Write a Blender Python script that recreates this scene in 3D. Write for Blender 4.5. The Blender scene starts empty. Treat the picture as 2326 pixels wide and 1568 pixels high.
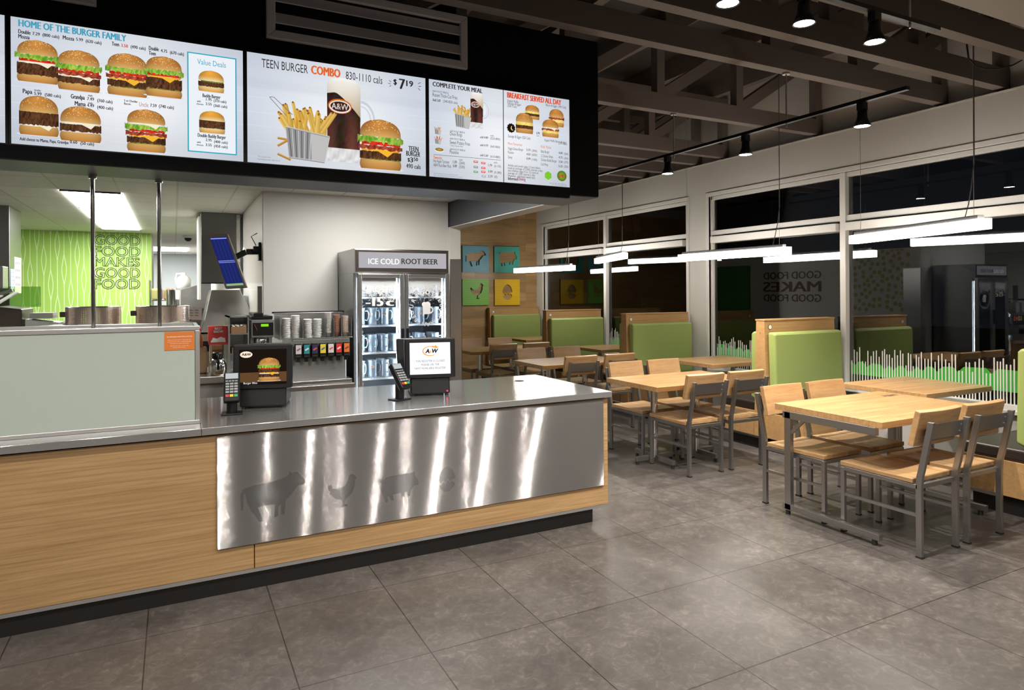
import bpy, math, random
from mathutils import Vector, Matrix
random.seed(7)
S = bpy.context.scene
COL = S.collection
PI = math.pi

# ---------------------------------------------------------------- camera
F, YAW, HY, ROLL, EYE = 1500.0, 0.4735, 664.0, 0.006, 1.56     # measured on the 2326 x 1568 frame
_s, _c = math.sin(YAW), math.cos(YAW)
FW, RT, UP = Vector((_s, _c, 0)), Vector((_c, -_s, 0)), Vector((0, 0, 1))
_cr, _sr = math.cos(ROLL), math.sin(ROLL)
cam_data = bpy.data.cameras.new('camera')
cam_data.sensor_width = 36.0
cam_data.lens = F / 2326 * 36.0
cam_data.shift_y = -(784.0 - HY) / 2326
cam_data.clip_start = 0.05
cam = bpy.data.objects.new('camera', cam_data)
COL.objects.link(cam)
_R = RT * _cr - UP * _sr
_U = RT * _sr + UP * _cr
cam.matrix_world = Matrix(((_R.x, _U.x, -FW.x, 0), (_R.y, _U.y, -FW.y, 0), (_R.z, _U.z, -FW.z, EYE), (0, 0, 0, 1)))
S.camera = cam

# ---------------------------------------------------------------- world, exposure
w = bpy.data.worlds.new('night'); S.world = w; w.use_nodes = True
w.node_tree.nodes['Background'].inputs[0].default_value = (0.012, 0.014, 0.02, 1)
w.node_tree.nodes['Background'].inputs[1].default_value = 0.25
S.view_settings.view_transform = 'Standard'
S.view_settings.look = 'None'
S.view_settings.exposure = 0.35
S.view_settings.gamma = 1.0
S.view_settings.use_curve_mapping = False
S.cycles.use_denoising = True
S.cycles.max_bounces = 8
S.cycles.diffuse_bounces = 4
S.cycles.glossy_bounces = 4
S.cycles.transmission_bounces = 6
S.cycles.transparent_max_bounces = 16
S.cycles.caustics_reflective = False
S.cycles.caustics_refractive = False
S.cycles.sample_clamp_indirect = 6.0

PENDANT, TROFFER, SPOT, SCREEN = 20.0, 29.0, 110.0, 0.76

def spot(name, loc, aim, energy, size=1.5, blend=0.6, radius=0.022, col=(1.0, 0.93, 0.85)):
    d = bpy.data.lights.new(name, 'SPOT'); d.energy = energy; d.spot_size = size; d.spot_blend = blend
    d.shadow_soft_size = radius; d.color = col
    o = bpy.data.objects.new(name, d); COL.objects.link(o)
    o.location = loc
    o.rotation_euler = (Vector(aim) - Vector(loc)).to_track_quat('-Z', 'Y').to_euler()
    return o

# ---------------------------------------------------------------- pixel -> point on a plane (to place measured outlines)
def _ray(x, y):
    a = (x - 1163) / F; b = (HY - y) / F
    return FW + RT * (a * _cr + b * _sr) + UP * (b * _cr - a * _sr)
def ony(x, y, Y):
    d = _ray(x, y); return Vector((0, 0, EYE)) + d * (Y / d.y)
def onz(x, y, z):
    d = _ray(x, y); return Vector((0, 0, EYE)) + d * ((z - EYE) / d.z)

# ---------------------------------------------------------------- mesh builder
class MB:
    def __init__(self): self.v = []; self.f = []; self.c = []; self.sm = []
    def add(self, vs, fs, smooth=False):
        o = len(self.v); self.v += [tuple(p) for p in vs]
        self.f += [tuple(i + o for i in q) for q in fs]; self.sm += [smooth] * len(fs); return self
    def box(self, x0, x1, y0, y1, z0, z1):
        vs = [(x, y, z) for z in (z0, z1) for y in (y0, y1) for x in (x0, x1)]
        return self.add(vs, [(0, 2, 3, 1), (4, 5, 7, 6), (0, 1, 5, 4), (2, 6, 7, 3), (0, 4, 6, 2), (1, 3, 7, 5)])
    def cbox(self, c, s): return self.box(c[0]-s[0]/2, c[0]+s[0]/2, c[1]-s[1]/2, c[1]+s[1]/2, c[2]-s[2]/2, c[2]+s[2]/2)
    def bar(self, p, q, w, h, up=(0, 0, 1)):            # rectangular bar from p to q
        p, q = Vector(p), Vector(q); d = (q - p).normalized(); u = Vector(up)
        if abs(d.dot(u)) > 0.99: u = Vector((0, 1, 0))
        r = d.cross(u).normalized() * w / 2; n = r.cross(d).normalized() * h / 2
        vs = [a + r * i + n * j for a in (p, q) for i, j in ((-1, -1), (1, -1), (1, 1), (-1, 1))]
        return self.add(vs, [(0, 1, 2, 3), (7, 6, 5, 4), (0, 4, 5, 1), (1, 5, 6, 2), (2, 6, 7, 3), (3, 7, 4, 0)])
    def cyl(self, p, q, r, r2=None, n=16, caps=True):
        r2 = r if r2 is None else r2
        p, q = Vector(p), Vector(q); d = (q - p).normalized()
        u = d.orthogonal().normalized(); v = d.cross(u)
        vs = [a + (u * math.cos(2*PI*i/n) + v * math.sin(2*PI*i/n)) * rr for a, rr in ((p, r), (q, r2)) for i in range(n)]
        self.add(vs, [(i, (i+1) % n, n + (i+1) % n, n + i) for i in range(n)], True)
        if caps: self.add(vs, [tuple(range(n-1, -1, -1)), tuple(range(n, 2*n))])
        return self
    def tube(self, pts, r, n=8):
        pts = [Vector(p) for p in pts]; rings = []
        for k, p in enumerate(pts):
            d = (pts[min(k+1, len(pts)-1)] - pts[max(k-1, 0)]).normalized()
            u = d.cross(Vector((0.31, 0.2, 0.93))).normalized(); v = d.cross(u)
            rings += [p + (u * math.cos(2*PI*i/n) + v * math.sin(2*PI*i/n)) * r for i in range(n)]
        fs = [(k*n+i, k*n+(i+1) % n, (k+1)*n+(i+1) % n, (k+1)*n+i) for k in range(len(pts)-1) for i in range(n)]
        self.add(rings, fs, True); m = len(pts) - 1
        return self.add(rings, [tuple(range(n-1, -1, -1)), tuple(range(m*n, m*n+n))])
    def lathe(self, prof, c=(0, 0, 0), n=20, smooth=True):
        vs = [(c[0] + r * math.cos(2*PI*i/n), c[1] + r * math.sin(2*PI*i/n), c[2] + z) for r, z in prof for i in range(n)]
        fs = [(k*n+i, k*n+(i+1) % n, (k+1)*n+(i+1) % n, (k+1)*n+i) for k in range(len(prof)-1) for i in range(n)]
        return self.add(vs, fs, smooth)
    def prism(self, poly, f0, f1):                      # poly of 2d points, f0/f1 map (a,b)->xyz
        n = len(poly); vs = [f0(*p) for p in poly] + [f1(*p) for p in poly]
        return self.add(vs, [tuple(range(n)), tuple(range(2*n-1, n-1, -1))] + [(i, i+n, (i+1) % n + n, (i+1) % n) for i in range(n)])
    def px(self, poly, x0, x1): return self.prism(poly, lambda a, b: (x0, a, b), lambda a, b: (x1, a, b))   # (y,z) outline
    def py(self, poly, y0, y1): return self.prism(poly, lambda a, b: (a, y0, b), lambda a, b: (a, y1, b))   # (x,z) outline
    def pz(self, poly, z0, z1): return self.prism(poly, lambda a, b: (a, b, z0), lambda a, b: (a, b, z1))   # (x,y) outline
    def xf(self, M):
        self.v = [tuple(M @ Vector(p)) for p in self.v]; return self
    def build(self, name, mat, parent=None, bevel=0.0, seg=2, fix=True):
        me = bpy.data.meshes.new(name); me.from_pydata(self.v, [], self.f)
        for p, s in zip(me.polygons, self.sm): p.use_smooth = s
        if fix:
            import bmesh
            b = bmesh.new(); b.from_mesh(me)
            bmesh.ops.recalc_face_normals(b, faces=b.faces); b.to_mesh(me); b.free()
        me.materials.append(mat)
        o = bpy.data.objects.new(name, me); COL.objects.link(o)
        if parent is not None: o.parent = parent
        if bevel:
            m = o.modifiers.new('edge', 'BEVEL'); m.width = bevel; m.segments = seg; m.limit_method = 'ANGLE'; m.angle_limit = 0.7
        return o

def tag(o, label, cat, group=None):
    o['label'] = label; o['category'] = cat
    if group: o['group'] = group
    return o
def thing(name, label, cat, loc=(0, 0, 0), rz=0.0, group=None):
    o = bpy.data.objects.new(name, None); COL.objects.link(o)
    o.location = loc; o.rotation_euler = (0, 0, rz); o.empty_display_size = 0.1
    return tag(o, label, cat, group)
def struct(o): o['kind'] = 'structure'; return o
def kids(o): return [c for c in bpy.data.objects if c.parent is o]
def dup(o, loc, rz=None, label=None, group=None):
    def cp(a, par):
        b = a.copy(); COL.objects.link(b)
        if par is not None: b.parent = par
        for ch in kids(a): cp(ch, b)
        return b
    r = cp(o, None); r.location = loc
    if rz is not None: r.rotation_euler = (0, 0, rz)
    if label: r['label'] = label
    if group: r['group'] = group
    return r

# ---------------------------------------------------------------- materials
def mat(name, col, rough=0.5, metal=0.0, spec=0.5, **kw):
    m = bpy.data.materials.new(name); m.use_nodes = True
    b = m.node_tree.nodes['Principled BSDF']
    b.inputs['Base Color'].default_value = (*col, 1); b.inputs['Roughness'].default_value = rough
    b.inputs['Metallic'].default_value = metal; b.inputs['Specular IOR Level'].default_value = spec
    for k, v in kw.items(): b.inputs[k].default_value = v
    return m
class N:                                                # tiny node helper
    def __init__(self, m): self.t = m.node_tree; self.b = self.t.nodes.get('Principled BSDF')
    def __call__(self, typ, **kw):
        n = self.t.nodes.new(typ)
        for k, v in kw.items(): setattr(n, k, v)
        return n
    def l(self, a, b): self.t.links.new(a, b)
    def coords(self, scale=(1, 1, 1), kind='Object', rot=(0, 0, 0)):
        tc = self('ShaderNodeTexCoord'); mp = self('ShaderNodeMapping')
        mp.inputs['Scale'].default_value = scale; mp.inputs['Rotation'].default_value = rot
        self.l(tc.outputs[kind], mp.inputs['Vector']); return mp.outputs['Vector']
    def noise(self, vec, scale=5, detail=4, rough=0.5, dist=0.0):
        n = self('ShaderNodeTexNoise'); n.inputs['Scale'].default_value = scale; n.inputs['Detail'].default_value = detail
        n.inputs['Roughness'].default_value = rough; n.inputs['Distortion'].default_value = dist
        self.l(vec, n.inputs['Vector']); return n.outputs['Fac']
    def ramp(self, fac, stops):
        r = self('ShaderNodeValToRGB'); e = r.color_ramp.elements
        while len(e) < len(stops): e.new(0.5)
        for i, (p, c) in enumerate(stops): e[i].position = p; e[i].color = (*c, 1) if len(c) == 3 else c
        self.l(fac, r.inputs['Fac']); return r.outputs['Color']
    def mix(self, fac, a, b, mode='MIX'):
        n = self('ShaderNodeMix', data_type='RGBA', blend_type=mode)
        for s, v in ((n.inputs['Factor'], fac), (n.inputs[6], a), (n.inputs[7], b)):
            if hasattr(v, 'is_linked'): self.l(v, s)
            else: s.default_value = (*v, 1) if isinstance(v, tuple) else v
        return n.outputs[2]
    def math(self, op, a, b=0.0):
        n = self('ShaderNodeMath', operation=op)
        for s, v in zip(n.inputs, (a, b)):
            if hasattr(v, 'is_linked'): self.l(v, s)
            else: s.default_value = v
        return n.outputs[0]
    def bump(self, h, strength=0.2, dist=0.01):
        n = self('ShaderNodeBump'); n.inputs['Strength'].default_value = strength; n.inputs['Distance'].default_value = dist
        self.l(h, n.inputs['Height']); self.l(n.outputs[0], self.b.inputs['Normal'])

def wood(name, light, dark, axis=0, rough=0.42, plank=None, streak=26.0, spread=0.25, lines=False):
    """oak / maple with grain along an object axis; plank=(length,width) adds butcher-block staves"""
    m = mat(name, light, rough); n = N(m)
    sc = [streak] * 3; sc[axis] = 1.6
    v = n.coords(tuple(sc))
    g = n.noise(v, 1.0, 6, 0.62, 0.8)
    col = n.ramp(g, [(0.3, dark), (0.52, light), (0.72, tuple(min(1, x * 1.12) for x in light))])
    f2 = [140.0] * 3; f2[axis] = 3.0                    # fine pores
    col = n.mix(1.0, col, n.ramp(n.noise(n.coords(tuple(f2)), 1.0, 5, 0.7), [(0.35, (0.84, 0.81, 0.77)), (0.55, (1, 1, 1))]), 'MULTIPLY')
    if lines:                                           # flat-sawn cathedral grain
        wv = n('ShaderNodeTexWave'); wv.wave_type = 'RINGS'; wv.rings_direction = 'Y'
        for k, q in (('Scale', 3.2), ('Distortion', 7.0), ('Detail', 3.0), ('Detail Scale', 1.3), ('Detail Roughness', 0.55)): wv.inputs[k].default_value = q
        n.l(n.coords((0.13, 1.0, 4.2)), wv.inputs['Vector'])
        col = n.mix(0.42, col, n.ramp(wv.outputs['Fac'], [(0.0, (0.72, 0.67, 0.60)), (0.28, (1, 1, 1)), (1.0, (1.04, 1.04, 1.04))]), 'MULTIPLY')
    if plank:
        rot = (0, 0, 0) if axis == 0 else (0, 0, PI / 2)
        if len(plank) == 3: rot = plank[2]
        b = n('ShaderNodeTexBrick'); b.inputs['Scale'].default_value = 1.0
        b.inputs['Brick Width'].default_value = plank[0]; b.inputs['Row Height'].default_value = plank[1]
        b.inputs['Mortar Size'].default_value = 0.0006; b.inputs['Bias'].default_value = 0.0
        b.inputs['Color1'].default_value = (1, 1, 1, 1); b.inputs['Color2'].default_value = (1 - spread,) * 3 + (1,)
        b.inputs['Mortar'].default_value = (0.5, 0.42, 0.34, 1); b.offset = 0.37; b.offset_frequency = 1
        n.l(n.coords((1, 1, 1), rot=rot), b.inputs['Vector'])
        col = n.mix(1.0, col, b.outputs['Color'], 'MULTIPLY')
    n.l(col, n.b.inputs['Base Color'])
    return m

def steel(name, base=0.55, rough=0.3, tangent=None, aniso=0.85, tint=(1, 1, 1), grain=(2, 300, 300), tilt=0.0):
    m = mat(name, tuple(base * t for t in tint), rough, 1.0); n = N(m)
    g = n.noise(n.coords(grain), 1.0, 3, 0.6)
    r = n('ShaderNodeMapRange'); n.l(g, r.inputs[0]); r.inputs[3].default_value = rough * 0.94; r.inputs[4].default_value = rough * 1.06
    n.l(r.outputs[0], n.b.inputs['Roughness'])
    if tangent:
        n.b.inputs['Anisotropic'].default_value = aniso
        c = n('ShaderNodeCombineXYZ')
        for i in range(3): c.inputs[i].default_value = tangent[i]
        n.l(c.outputs[0], n.b.inputs['Tangent'])
        if tilt:                                       # fine brush grooves: micro normals lean along the tangent
            ge = n('ShaderNodeNewGeometry'); sc = n('ShaderNodeVectorMath', operation='SCALE'); sc.inputs['Scale'].default_value = 7919.0
            wn = n('ShaderNodeTexWhiteNoise'); n.l(ge.outputs['Position'], sc.inputs[0]); n.l(sc.outputs[0], wn.inputs['Vector'])
            sc_ = n('ShaderNodeSeparateColor'); n.l(wn.outputs['Color'], sc_.inputs[0])
            k = n.math('MULTIPLY', n.math('SUBTRACT', n.math('ADD', sc_.outputs[0], sc_.outputs[1]), 1.0), tilt)
            t_ = n('ShaderNodeVectorMath', operation='SCALE'); n.l(c.outputs[0], t_.inputs[0]); n.l(k, t_.inputs['Scale'])
            ad = n('ShaderNodeVectorMath', operation='ADD'); n.l(ge.outputs['Normal'], ad.inputs[0]); n.l(t_.outputs[0], ad.inputs[1])
            nm = n('ShaderNodeVectorMath', operation='NORMALIZE'); n.l(ad.outputs[0], nm.inputs[0]); n.l(nm.outputs[0], n.b.inputs['Normal'])
    return m

def emis(name, col, strength):
    m = bpy.data.materials.new(name); m.use_nodes = True; t = m.node_tree
    t.nodes.remove(t.nodes['Principled BSDF'])
    e = t.nodes.new('ShaderNodeEmission'); e.inputs[0].default_value = (*col, 1); e.inputs[1].default_value = strength
    t.links.new(e.outputs[0], t.nodes['Material Output'].inputs[0]); return m

def glass(name, tint=(1, 1, 1), ior=1.5, gain=1.0, rough=0.0, base=0.0):
    m = bpy.data.materials.new(name); m.use_nodes = True; t = m.node_tree
    t.nodes.remove(t.nodes['Principled BSDF'])
    tr = t.nodes.new('ShaderNodeBsdfTransparent'); tr.inputs[0].default_value = (*tint, 1)
    gl = t.nodes.new('ShaderNodeBsdfGlossy'); gl.inputs['Roughness'].default_value = rough
    fr = t.nodes.new('ShaderNodeFresnel'); fr.inputs['IOR'].default_value = ior
    ml = t.nodes.new('ShaderNodeMath'); ml.operation = 'MULTIPLY_ADD'; ml.inputs[1].default_value = gain; ml.inputs[2].default_value = base
    ml.use_clamp = True
    mx = t.nodes.new('ShaderNodeMixShader')
    t.links.new(fr.outputs[0], ml.inputs[0]); t.links.new(ml.outputs[0], mx.inputs[0])
    t.links.new(tr.outputs[0], mx.inputs[1]); t.links.new(gl.outputs[0], mx.inputs[2])
    t.links.new(mx.outputs[0], t.nodes['Material Output'].inputs[0]); return m

M = {}
M['wall'] = mat('white_paint', (0.63, 0.61, 0.58), 0.6)
M['grey_wall'] = mat('grey_paint', (0.40, 0.375, 0.355), 0.6)
M['black'] = mat('black_paint', (0.006, 0.006, 0.007), 0.55, spec=0.2)
M['bulkhead_black'] = mat('bulkhead_black', (0.007, 0.007, 0.008), 0.75, spec=0.1)
M['charcoal'] = mat('charcoal_paint', (0.045, 0.047, 0.055), 0.5)
M['ceiling_dark'] = mat('dark_brown_paint', (0.05, 0.042, 0.038), 0.7)
M['truss'] = mat('painted_truss', (0.19, 0.16, 0.145), 0.65)
M['frame_white'] = mat('white_aluminium', (0.72, 0.70, 0.67), 0.35)
M['plastic'] = mat('black_plastic', (0.006, 0.006, 0.0065), 0.4, spec=0.3)
M['plastic_grey'] = mat('grey_plastic', (0.09, 0.09, 0.095), 0.4)
M['white_plastic'] = mat('white_plastic', (0.80, 0.79, 0.77), 0.4)
M['paper'] = mat('paper', (0.82, 0.81, 0.78), 0.8)
M['rubber'] = mat('black_rubber', (0.015, 0.015, 0.015), 0.6)
M['toe'] = mat('black_toe_tile', (0.016, 0.014, 0.014), 0.35)
M['alu'] = mat('aluminium', (0.62, 0.61, 0.60), 0.35, 0.9)
M['chair_steel'] = steel('brushed_chair_steel', 0.42, 0.38, tint=(1, 0.98, 0.96), grain=(40, 40, 4))
M['steel'] = steel('brushed_steel', 0.55, 0.28)
M['steel_front'] = steel('brushed_steel_front', 0.43, 0.115, (0, 0.7071, 0.7071), 1.0, tint=(1, 0.985, 0.975), tilt=1.6)
M['steel_front'].node_tree.nodes['Principled BSDF'].inputs['Metallic'].default_value = 0.86
M['steel_etched'] = steel('etched_steel', 0.21, 0.17, (0, 0.7071, 0.7071), 1.0, tilt=1.6)
M['steel_etched'].node_tree.nodes['Principled BSDF'].inputs['Metallic'].default_value = 0.78
M['steel_top'] = steel('brushed_steel_top', 0.66, 0.15, (0, 0.7071, 0.7071), 0.9, tilt=0.10)
M['steel_top'].node_tree.nodes['Principled BSDF'].inputs['Metallic'].default_value = 0.85
M['steel_dark'] = steel('dark_brushed_steel', 0.30, 0.3, (0, 0, 1), 0.8, grain=(300, 300, 2))
M['chrome'] = mat('chrome', (0.7, 0.69, 0.68), 0.12, 1.0)
M['maple_top'] = wood('maple_tabletop', (0.50, 0.295, 0.13), (0.415, 0.232, 0.094), 0, 0.26, (0.9, 0.045), spread=0.14)
M['maple_seat'] = wood('maple_seat', (0.48, 0.295, 0.143), (0.37, 0.21, 0.09), 1, 0.34, (0.8, 0.05), spread=0.25)
M['maple_back'] = wood('maple_backrest', (0.45, 0.27, 0.126), (0.37, 0.205, 0.088), 0, 0.36)
M['booth_wood'] = wood('booth_maple', (0.50, 0.30, 0.13), (0.44, 0.255, 0.103), 0, 0.4)
M['oak_front'] = wood('oak_counter_front', (0.385, 0.245, 0.115), (0.32, 0.192, 0.083), 0, 0.42, streak=34, lines=True)
M['vinyl'] = mat('green_vinyl', (0.32, 0.40, 0.12), 0.42)
M['dark_vinyl'] = mat('dark_brown_vinyl', (0.025, 0.018, 0.014), 0.35)
M['pendant'] = emis('pendant_diffuser', (1.0, 0.95, 0.86), PENDANT)
M['troffer'] = emis('troffer_diffuser', (1.0, 0.98, 0.92), TROFFER)
M['bulb'] = emis('lamp_face', (1.0, 0.93, 0.82), 40.0)
M['led'] = emis('fridge_led', (0.75, 0.87, 1.0), 45.0)
M['window_glass'] = glass('window_glass', (0.95, 0.97, 0.96), 1.52, 1.7)
M['glass'] = glass('clear_glass', (0.97, 0.99, 0.99), 1.45, 1.0)
M['mug_glass'] = glass('mug_glass', (0.80, 0.89, 0.96), 1.5, 1.4, 0.05, 0.08)
_t = M['mug_glass'].node_tree; _mx = [n_ for n_ in _t.nodes if n_.type == 'MIX_SHADER'][0]; _df = _t.nodes.new('ShaderNodeBsdfDiffuse'); _df.inputs[0].default_value = (0.72, 0.82, 0.92, 1)
_m2 = _t.nodes.new('ShaderNodeMixShader'); _m2.inputs[0].default_value = 0.32      # frosted film on the mugs
_t.links.new(_mx.outputs[0], _m2.inputs[1]); _t.links.new(_df.outputs[0], _m2.inputs[2]); _t.links.new(_m2.outputs[0], _t.nodes['Material Output'].inputs[0])
# ================================================================ the setting
XW = 6.15            # inner face of the window wall
YB = 10.97           # wood-clad end wall
# floor with 0.552 x 0.722 m porcelain tiles
m = mat('floor_tile', (0.2, 0.18, 0.165), 0.32, spec=0.4); n = N(m)
co = n.coords()
big = n.noise(co, 2.3, 8, 0.62, 0.5); fine = n.noise(co, 19, 10, 0.74, 1.1)
c1 = n.ramp(big, [(0.3, (0.068, 0.060, 0.055)), (0.5, (0.088, 0.079, 0.072)), (0.70, (0.124, 0.112, 0.104))])
c2 = n.ramp(fine, [(0.38, (0.80, 0.79, 0.78)), (0.53, (1, 1, 1)), (0.66, (1.55, 1.52, 1.49))])
col = n.mix(1.0, c1, c2, 'MULTIPLY')
b = n('ShaderNodeTexBrick'); b.offset = 0.0; b.inputs['Scale'].default_value = 1.0
b.inputs['Brick Width'].default_value = 0.552; b.inputs['Row Height'].default_value = 0.7225
b.inputs['Mortar Size'].default_value = 0.0028; b.inputs['Mortar Smooth'].default_value = 0.1; b.inputs['Bias'].default_value = 0
b.inputs['Color1'].default_value = (1, 1, 1, 1); b.inputs['Color2'].default_value = (0.9, 0.89, 0.88, 1); b.inputs['Mortar'].default_value = (0.30, 0.26, 0.23, 1)
mp = n('ShaderNodeMapping'); mp.inputs['Location'].default_value = (-0.433 + 0.552 * 20, -2.711 + 0.7225 * 20, 0)
tc = n('ShaderNodeTexCoord'); n.l(tc.outputs['Object'], mp.inputs[0]); n.l(mp.outputs[0], b.inputs['Vector'])
n.l(n.mix(1.0, col, b.outputs['Color'], 'MULTIPLY'), n.b.inputs['Base Color'])
rr = n('ShaderNodeMapRange'); n.l(fine, rr.inputs[0]); rr.inputs[3].default_value = 0.24; rr.inputs[4].default_value = 0.42
n.l(rr.outputs[0], n.b.inputs['Roughness'])
M['floor'] = m
struct(MB().box(-6, 6.3, -4, 17, -0.1, 0).build('floor', m))

# window wall (low wall, header, columns) with openings
mb = MB()
OP = [(0.6, 4.52 + 1.9), (6.84, 10.70)]          # window openings along Y
ZS, ZH = 0.55, 2.775
WX1 = XW + 0.16
for y0, y1 in ((-4, OP[0][0]), (OP[0][1], OP[1][0]), (OP[1][1], 17)): mb.box(XW, WX1, y0, y1, 0, 3.2)
for y0, y1 in OP:
    mb.box(XW, WX1, y0, y1, 0, ZS); mb.box(XW, WX1, y0, y1, ZH, 3.2)
struct(mb.build('wall_right', M['wall']))
struct(MB().box(XW + 0.11, XW + 0.3, -4, YB, 3.2, 4.3).build('wall_right_upper', M['wall']))
struct(MB().box(XW - 0.004, XW + 0.11, -4, YB, 3.2, 3.215).build('trim_1', M['frame_white']))

# the windows: aluminium frame, mullions, transom, blind cassette and panes
def window(name, y0, y1, mull):
    mb = MB(); xg0, xg1 = XW + 0.03, XW + 0.10
    ys = [y0] + mull + [y1]
    mb.box(xg0, xg1, y0, y1, ZS, ZS + 0.05); mb.box(xg0, xg1, y0, y1, ZH - 0.045, ZH)
    for y in ys: mb.box(XW + 0.005 if y in mull else xg0, xg1, y - 0.033, y + 0.033, ZS, ZH)
    mb.box(xg0 - 0.005, xg1, y0, y1, 2.275, 2.335)
    fr = struct(mb.build(name, M['frame_white'], bevel=0.004))
    mb = MB()
    for a, bb in zip(ys[:-1], ys[1:]): mb.box(XW - 0.03, XW + 0.05, a + 0.05, bb - 0.05, 2.172, 2.255)
    mb.build('blind_cassette', M['frame_white'], fr, 0.004)
    for a, bb in zip(ys[:-1], ys[1:]):
        for z0, z1 in ((ZS + 0.05, 2.275), (2.335, ZH - 0.045)):
            MB().box(XW + 0.064, XW + 0.068, a + 0.033, bb - 0.033, z0, z1).build('window_pane', M['window_glass'], fr)
    mb = MB(); mb.box(XW - 0.05, XW + 0.03, y0 - 0.02, y1 + 0.02, ZS - 0.02, ZS + 0.012); mb.build('window_sill', M['frame_white'], fr, 0.004)
    mb = MB(); mb.box(XW - 0.012, XW + 0.03, y0 - 0.05, y1 + 0.05, ZH, ZH + 0.05)
    for y in (y0 - 0.05, y1): mb.box(XW - 0.012, XW + 0.03, y, y + 0.05, ZS, ZH)
    mb.build('window_casing', M['frame_white'], fr, 0.004)
window('window_1', *OP[0], [2.6, 4.515])
window('window_2', *OP[1], [8.75])

# end wall clad in oak boards
m = wood('oak_wall_boards', (0.50, 0.315, 0.145), (0.40, 0.235, 0.095), 0, 0.4, (1.05, 0.155, (PI / 2, 0, 0)), streak=16, spread=0.32)
struct(MB().box(2.51, XW, YB, YB + 0.1, 0, 3.13).build('wall_back', m))
struct(MB().box(2.51, XW + 0.3, YB + 0.001, YB + 0.1, 3.13, 4.3).build('wall_back_upper', M['grey_wall']))
# white partition between kitchen and dining room
struct(MB().box(2.40, 2.51, 6.0, YB, 0, 2.2).build('wall_partition', M['wall']))
struct(MB().box(0.69, 2.40, 6.05, 6.15, 0, 2.445).build('wall_kitchen_front', M['wall']))
m = mat('white_wall_tile', (0.75, 0.73, 0.68), 0.2); n = N(m)
b = n('ShaderNodeTexBrick'); b.offset = 0.5
for k, v in (('Scale', 1.0), ('Brick Width', 0.4), ('Row Height', 0.2), ('Mortar Size', 0.004)): b.inputs[k].default_value = v
b.inputs['Color1'].default_value = (0.78, 0.75, 0.69, 1); b.inputs['Color2'].default_value = (0.70, 0.68, 0.63, 1); b.inputs['Mortar'].default_value = (0.86, 0.84, 0.8, 1)
n.l(n.coords(rot=(PI / 2, 0, PI / 2)), b.inputs['Vector']); n.l(b.outputs['Color'], n.b.inputs['Base Color'])
struct(MB().box(0.686, 0.70, 6.06, 7.85, 0, 2.445).build('wall_kitchen_tiled', m))
struct(MB().box(0.70, 0.80, 6.15, 16.5, 0, 2.445).build('wall_kitchen_right', M['wall']))
MBs = MB().box(2.395, 2.515, 5.99, 5.999, 0, 1.885); MBs.box(2.511, 2.516, 5.99, 6.25, 0, 1.885)
c = MBs.build('trim_2', M['steel']); struct(c)
# green wallpapered wall deep in the kitchen: pale wavering lines
m = mat('green_wallpaper', (0.38, 0.60, 0.12), 0.55); n = N(m)
tc = n('ShaderNodeTexCoord'); sp = n('ShaderNodeSeparateXYZ'); n.l(tc.outputs['Object'], sp.inputs[0])
x, z = sp.outputs[0], sp.outputs[2]
cell = n.math('FLOOR', n.math('MULTIPLY', x, 13.0))
wv = n.math('SINE', n.math('ADD', n.math('MULTIPLY', z, 7.0), n.math('MULTIPLY', cell, 2.4)))
amp = n.math('POWER', n.math('MAXIMUM', wv, 0.0), 1.5)
fx = n.math('ABSOLUTE', n.math('SUBTRACT', n.math('FRACT', n.math('MULTIPLY', x, 13.0)), 0.5))
d = n.math('ABSOLUTE', n.math('SUBTRACT', fx, n.math('MULTIPLY', amp, 0.34)))
ln = n.math('LESS_THAN', d, 0.055)
n.l(n.mix(ln, (0.36, 0.60, 0.11), (0.66, 0.84, 0.48)), n.b.inputs['Base Color'])
struct(MB().box(-5, -0.282, 10.95, 11.05, 0, 2.445).build('wall_kitchen_green', m))
struct(MB().box(-0.40, -0.282, 11.05, 12.0, 0, 2.445).build('wall_kitchen_green_return', M['wall']))
struct(MB().box(-5, 2.4, 16.4, 16.5, 0, 2.445).build('wall_kitchen_far', mat('pale_blue_grey_paint', (0.55, 0.60, 0.63), 0.6)))
struct(MB().box(-5.1, -5, 3.7, 16.5, 0, 2.445).build('wall_kitchen_left', M['wall']))
# kitchen ceiling: lay-in tiles
m = mat('ceiling_tile', (0.66, 0.645, 0.58), 0.7); n = N(m)
b = n('ShaderNodeTexBrick'); b.offset = 0.0
for k, v in (('Scale', 1.0), ('Brick Width', 0.442), ('Row Height', 0.62), ('Mortar Size', 0.008)): b.inputs[k].default_value = v
b.inputs['Color1'].default_value = (0.86, 0.85, 0.79, 1); b.inputs['Color2'].default_value = (0.78, 0.77, 0.71, 1); b.inputs['Mortar'].default_value = (0.62, 0.61, 0.52, 1)
mp = n('ShaderNodeMapping'); mp.inputs['Location'].default_value = (0.85 + 4.42, -6.64 + 6.2, 0)
tc = n('ShaderNodeTexCoord'); n.l(tc.outputs['Object'], mp.inputs[0]); n.l(mp.outputs[0], b.inputs['Vector']); n.l(b.outputs['Color'], n.b.inputs['Base Color'])
mb = MB()
struct(mb.box(-5, 2.41, 4.16, 16.5, 2.446, 2.5).build('ceiling_kitchen', m))
# dining-room roof deck and the walls outside the picture
struct(MB().box(-6, XW + 0.3, -4, 17, 4.2, 4.3).build('ceiling', M['ceiling_dark']))
struct(MB().box(-6, XW + 0.3, -4.1, -4, 0, 4.3).build('wall_front', M['wall']))
struct(MB().box(-6.1, -6, -4, 17, 0, 4.3).build('wall_left', M['wall']))
struct(MB().box(-6, 2.51, YB - 0.02, YB + 0.001, 2.6, 4.3).build('wall_above_kitchen', M['ceiling_dark']))
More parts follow.
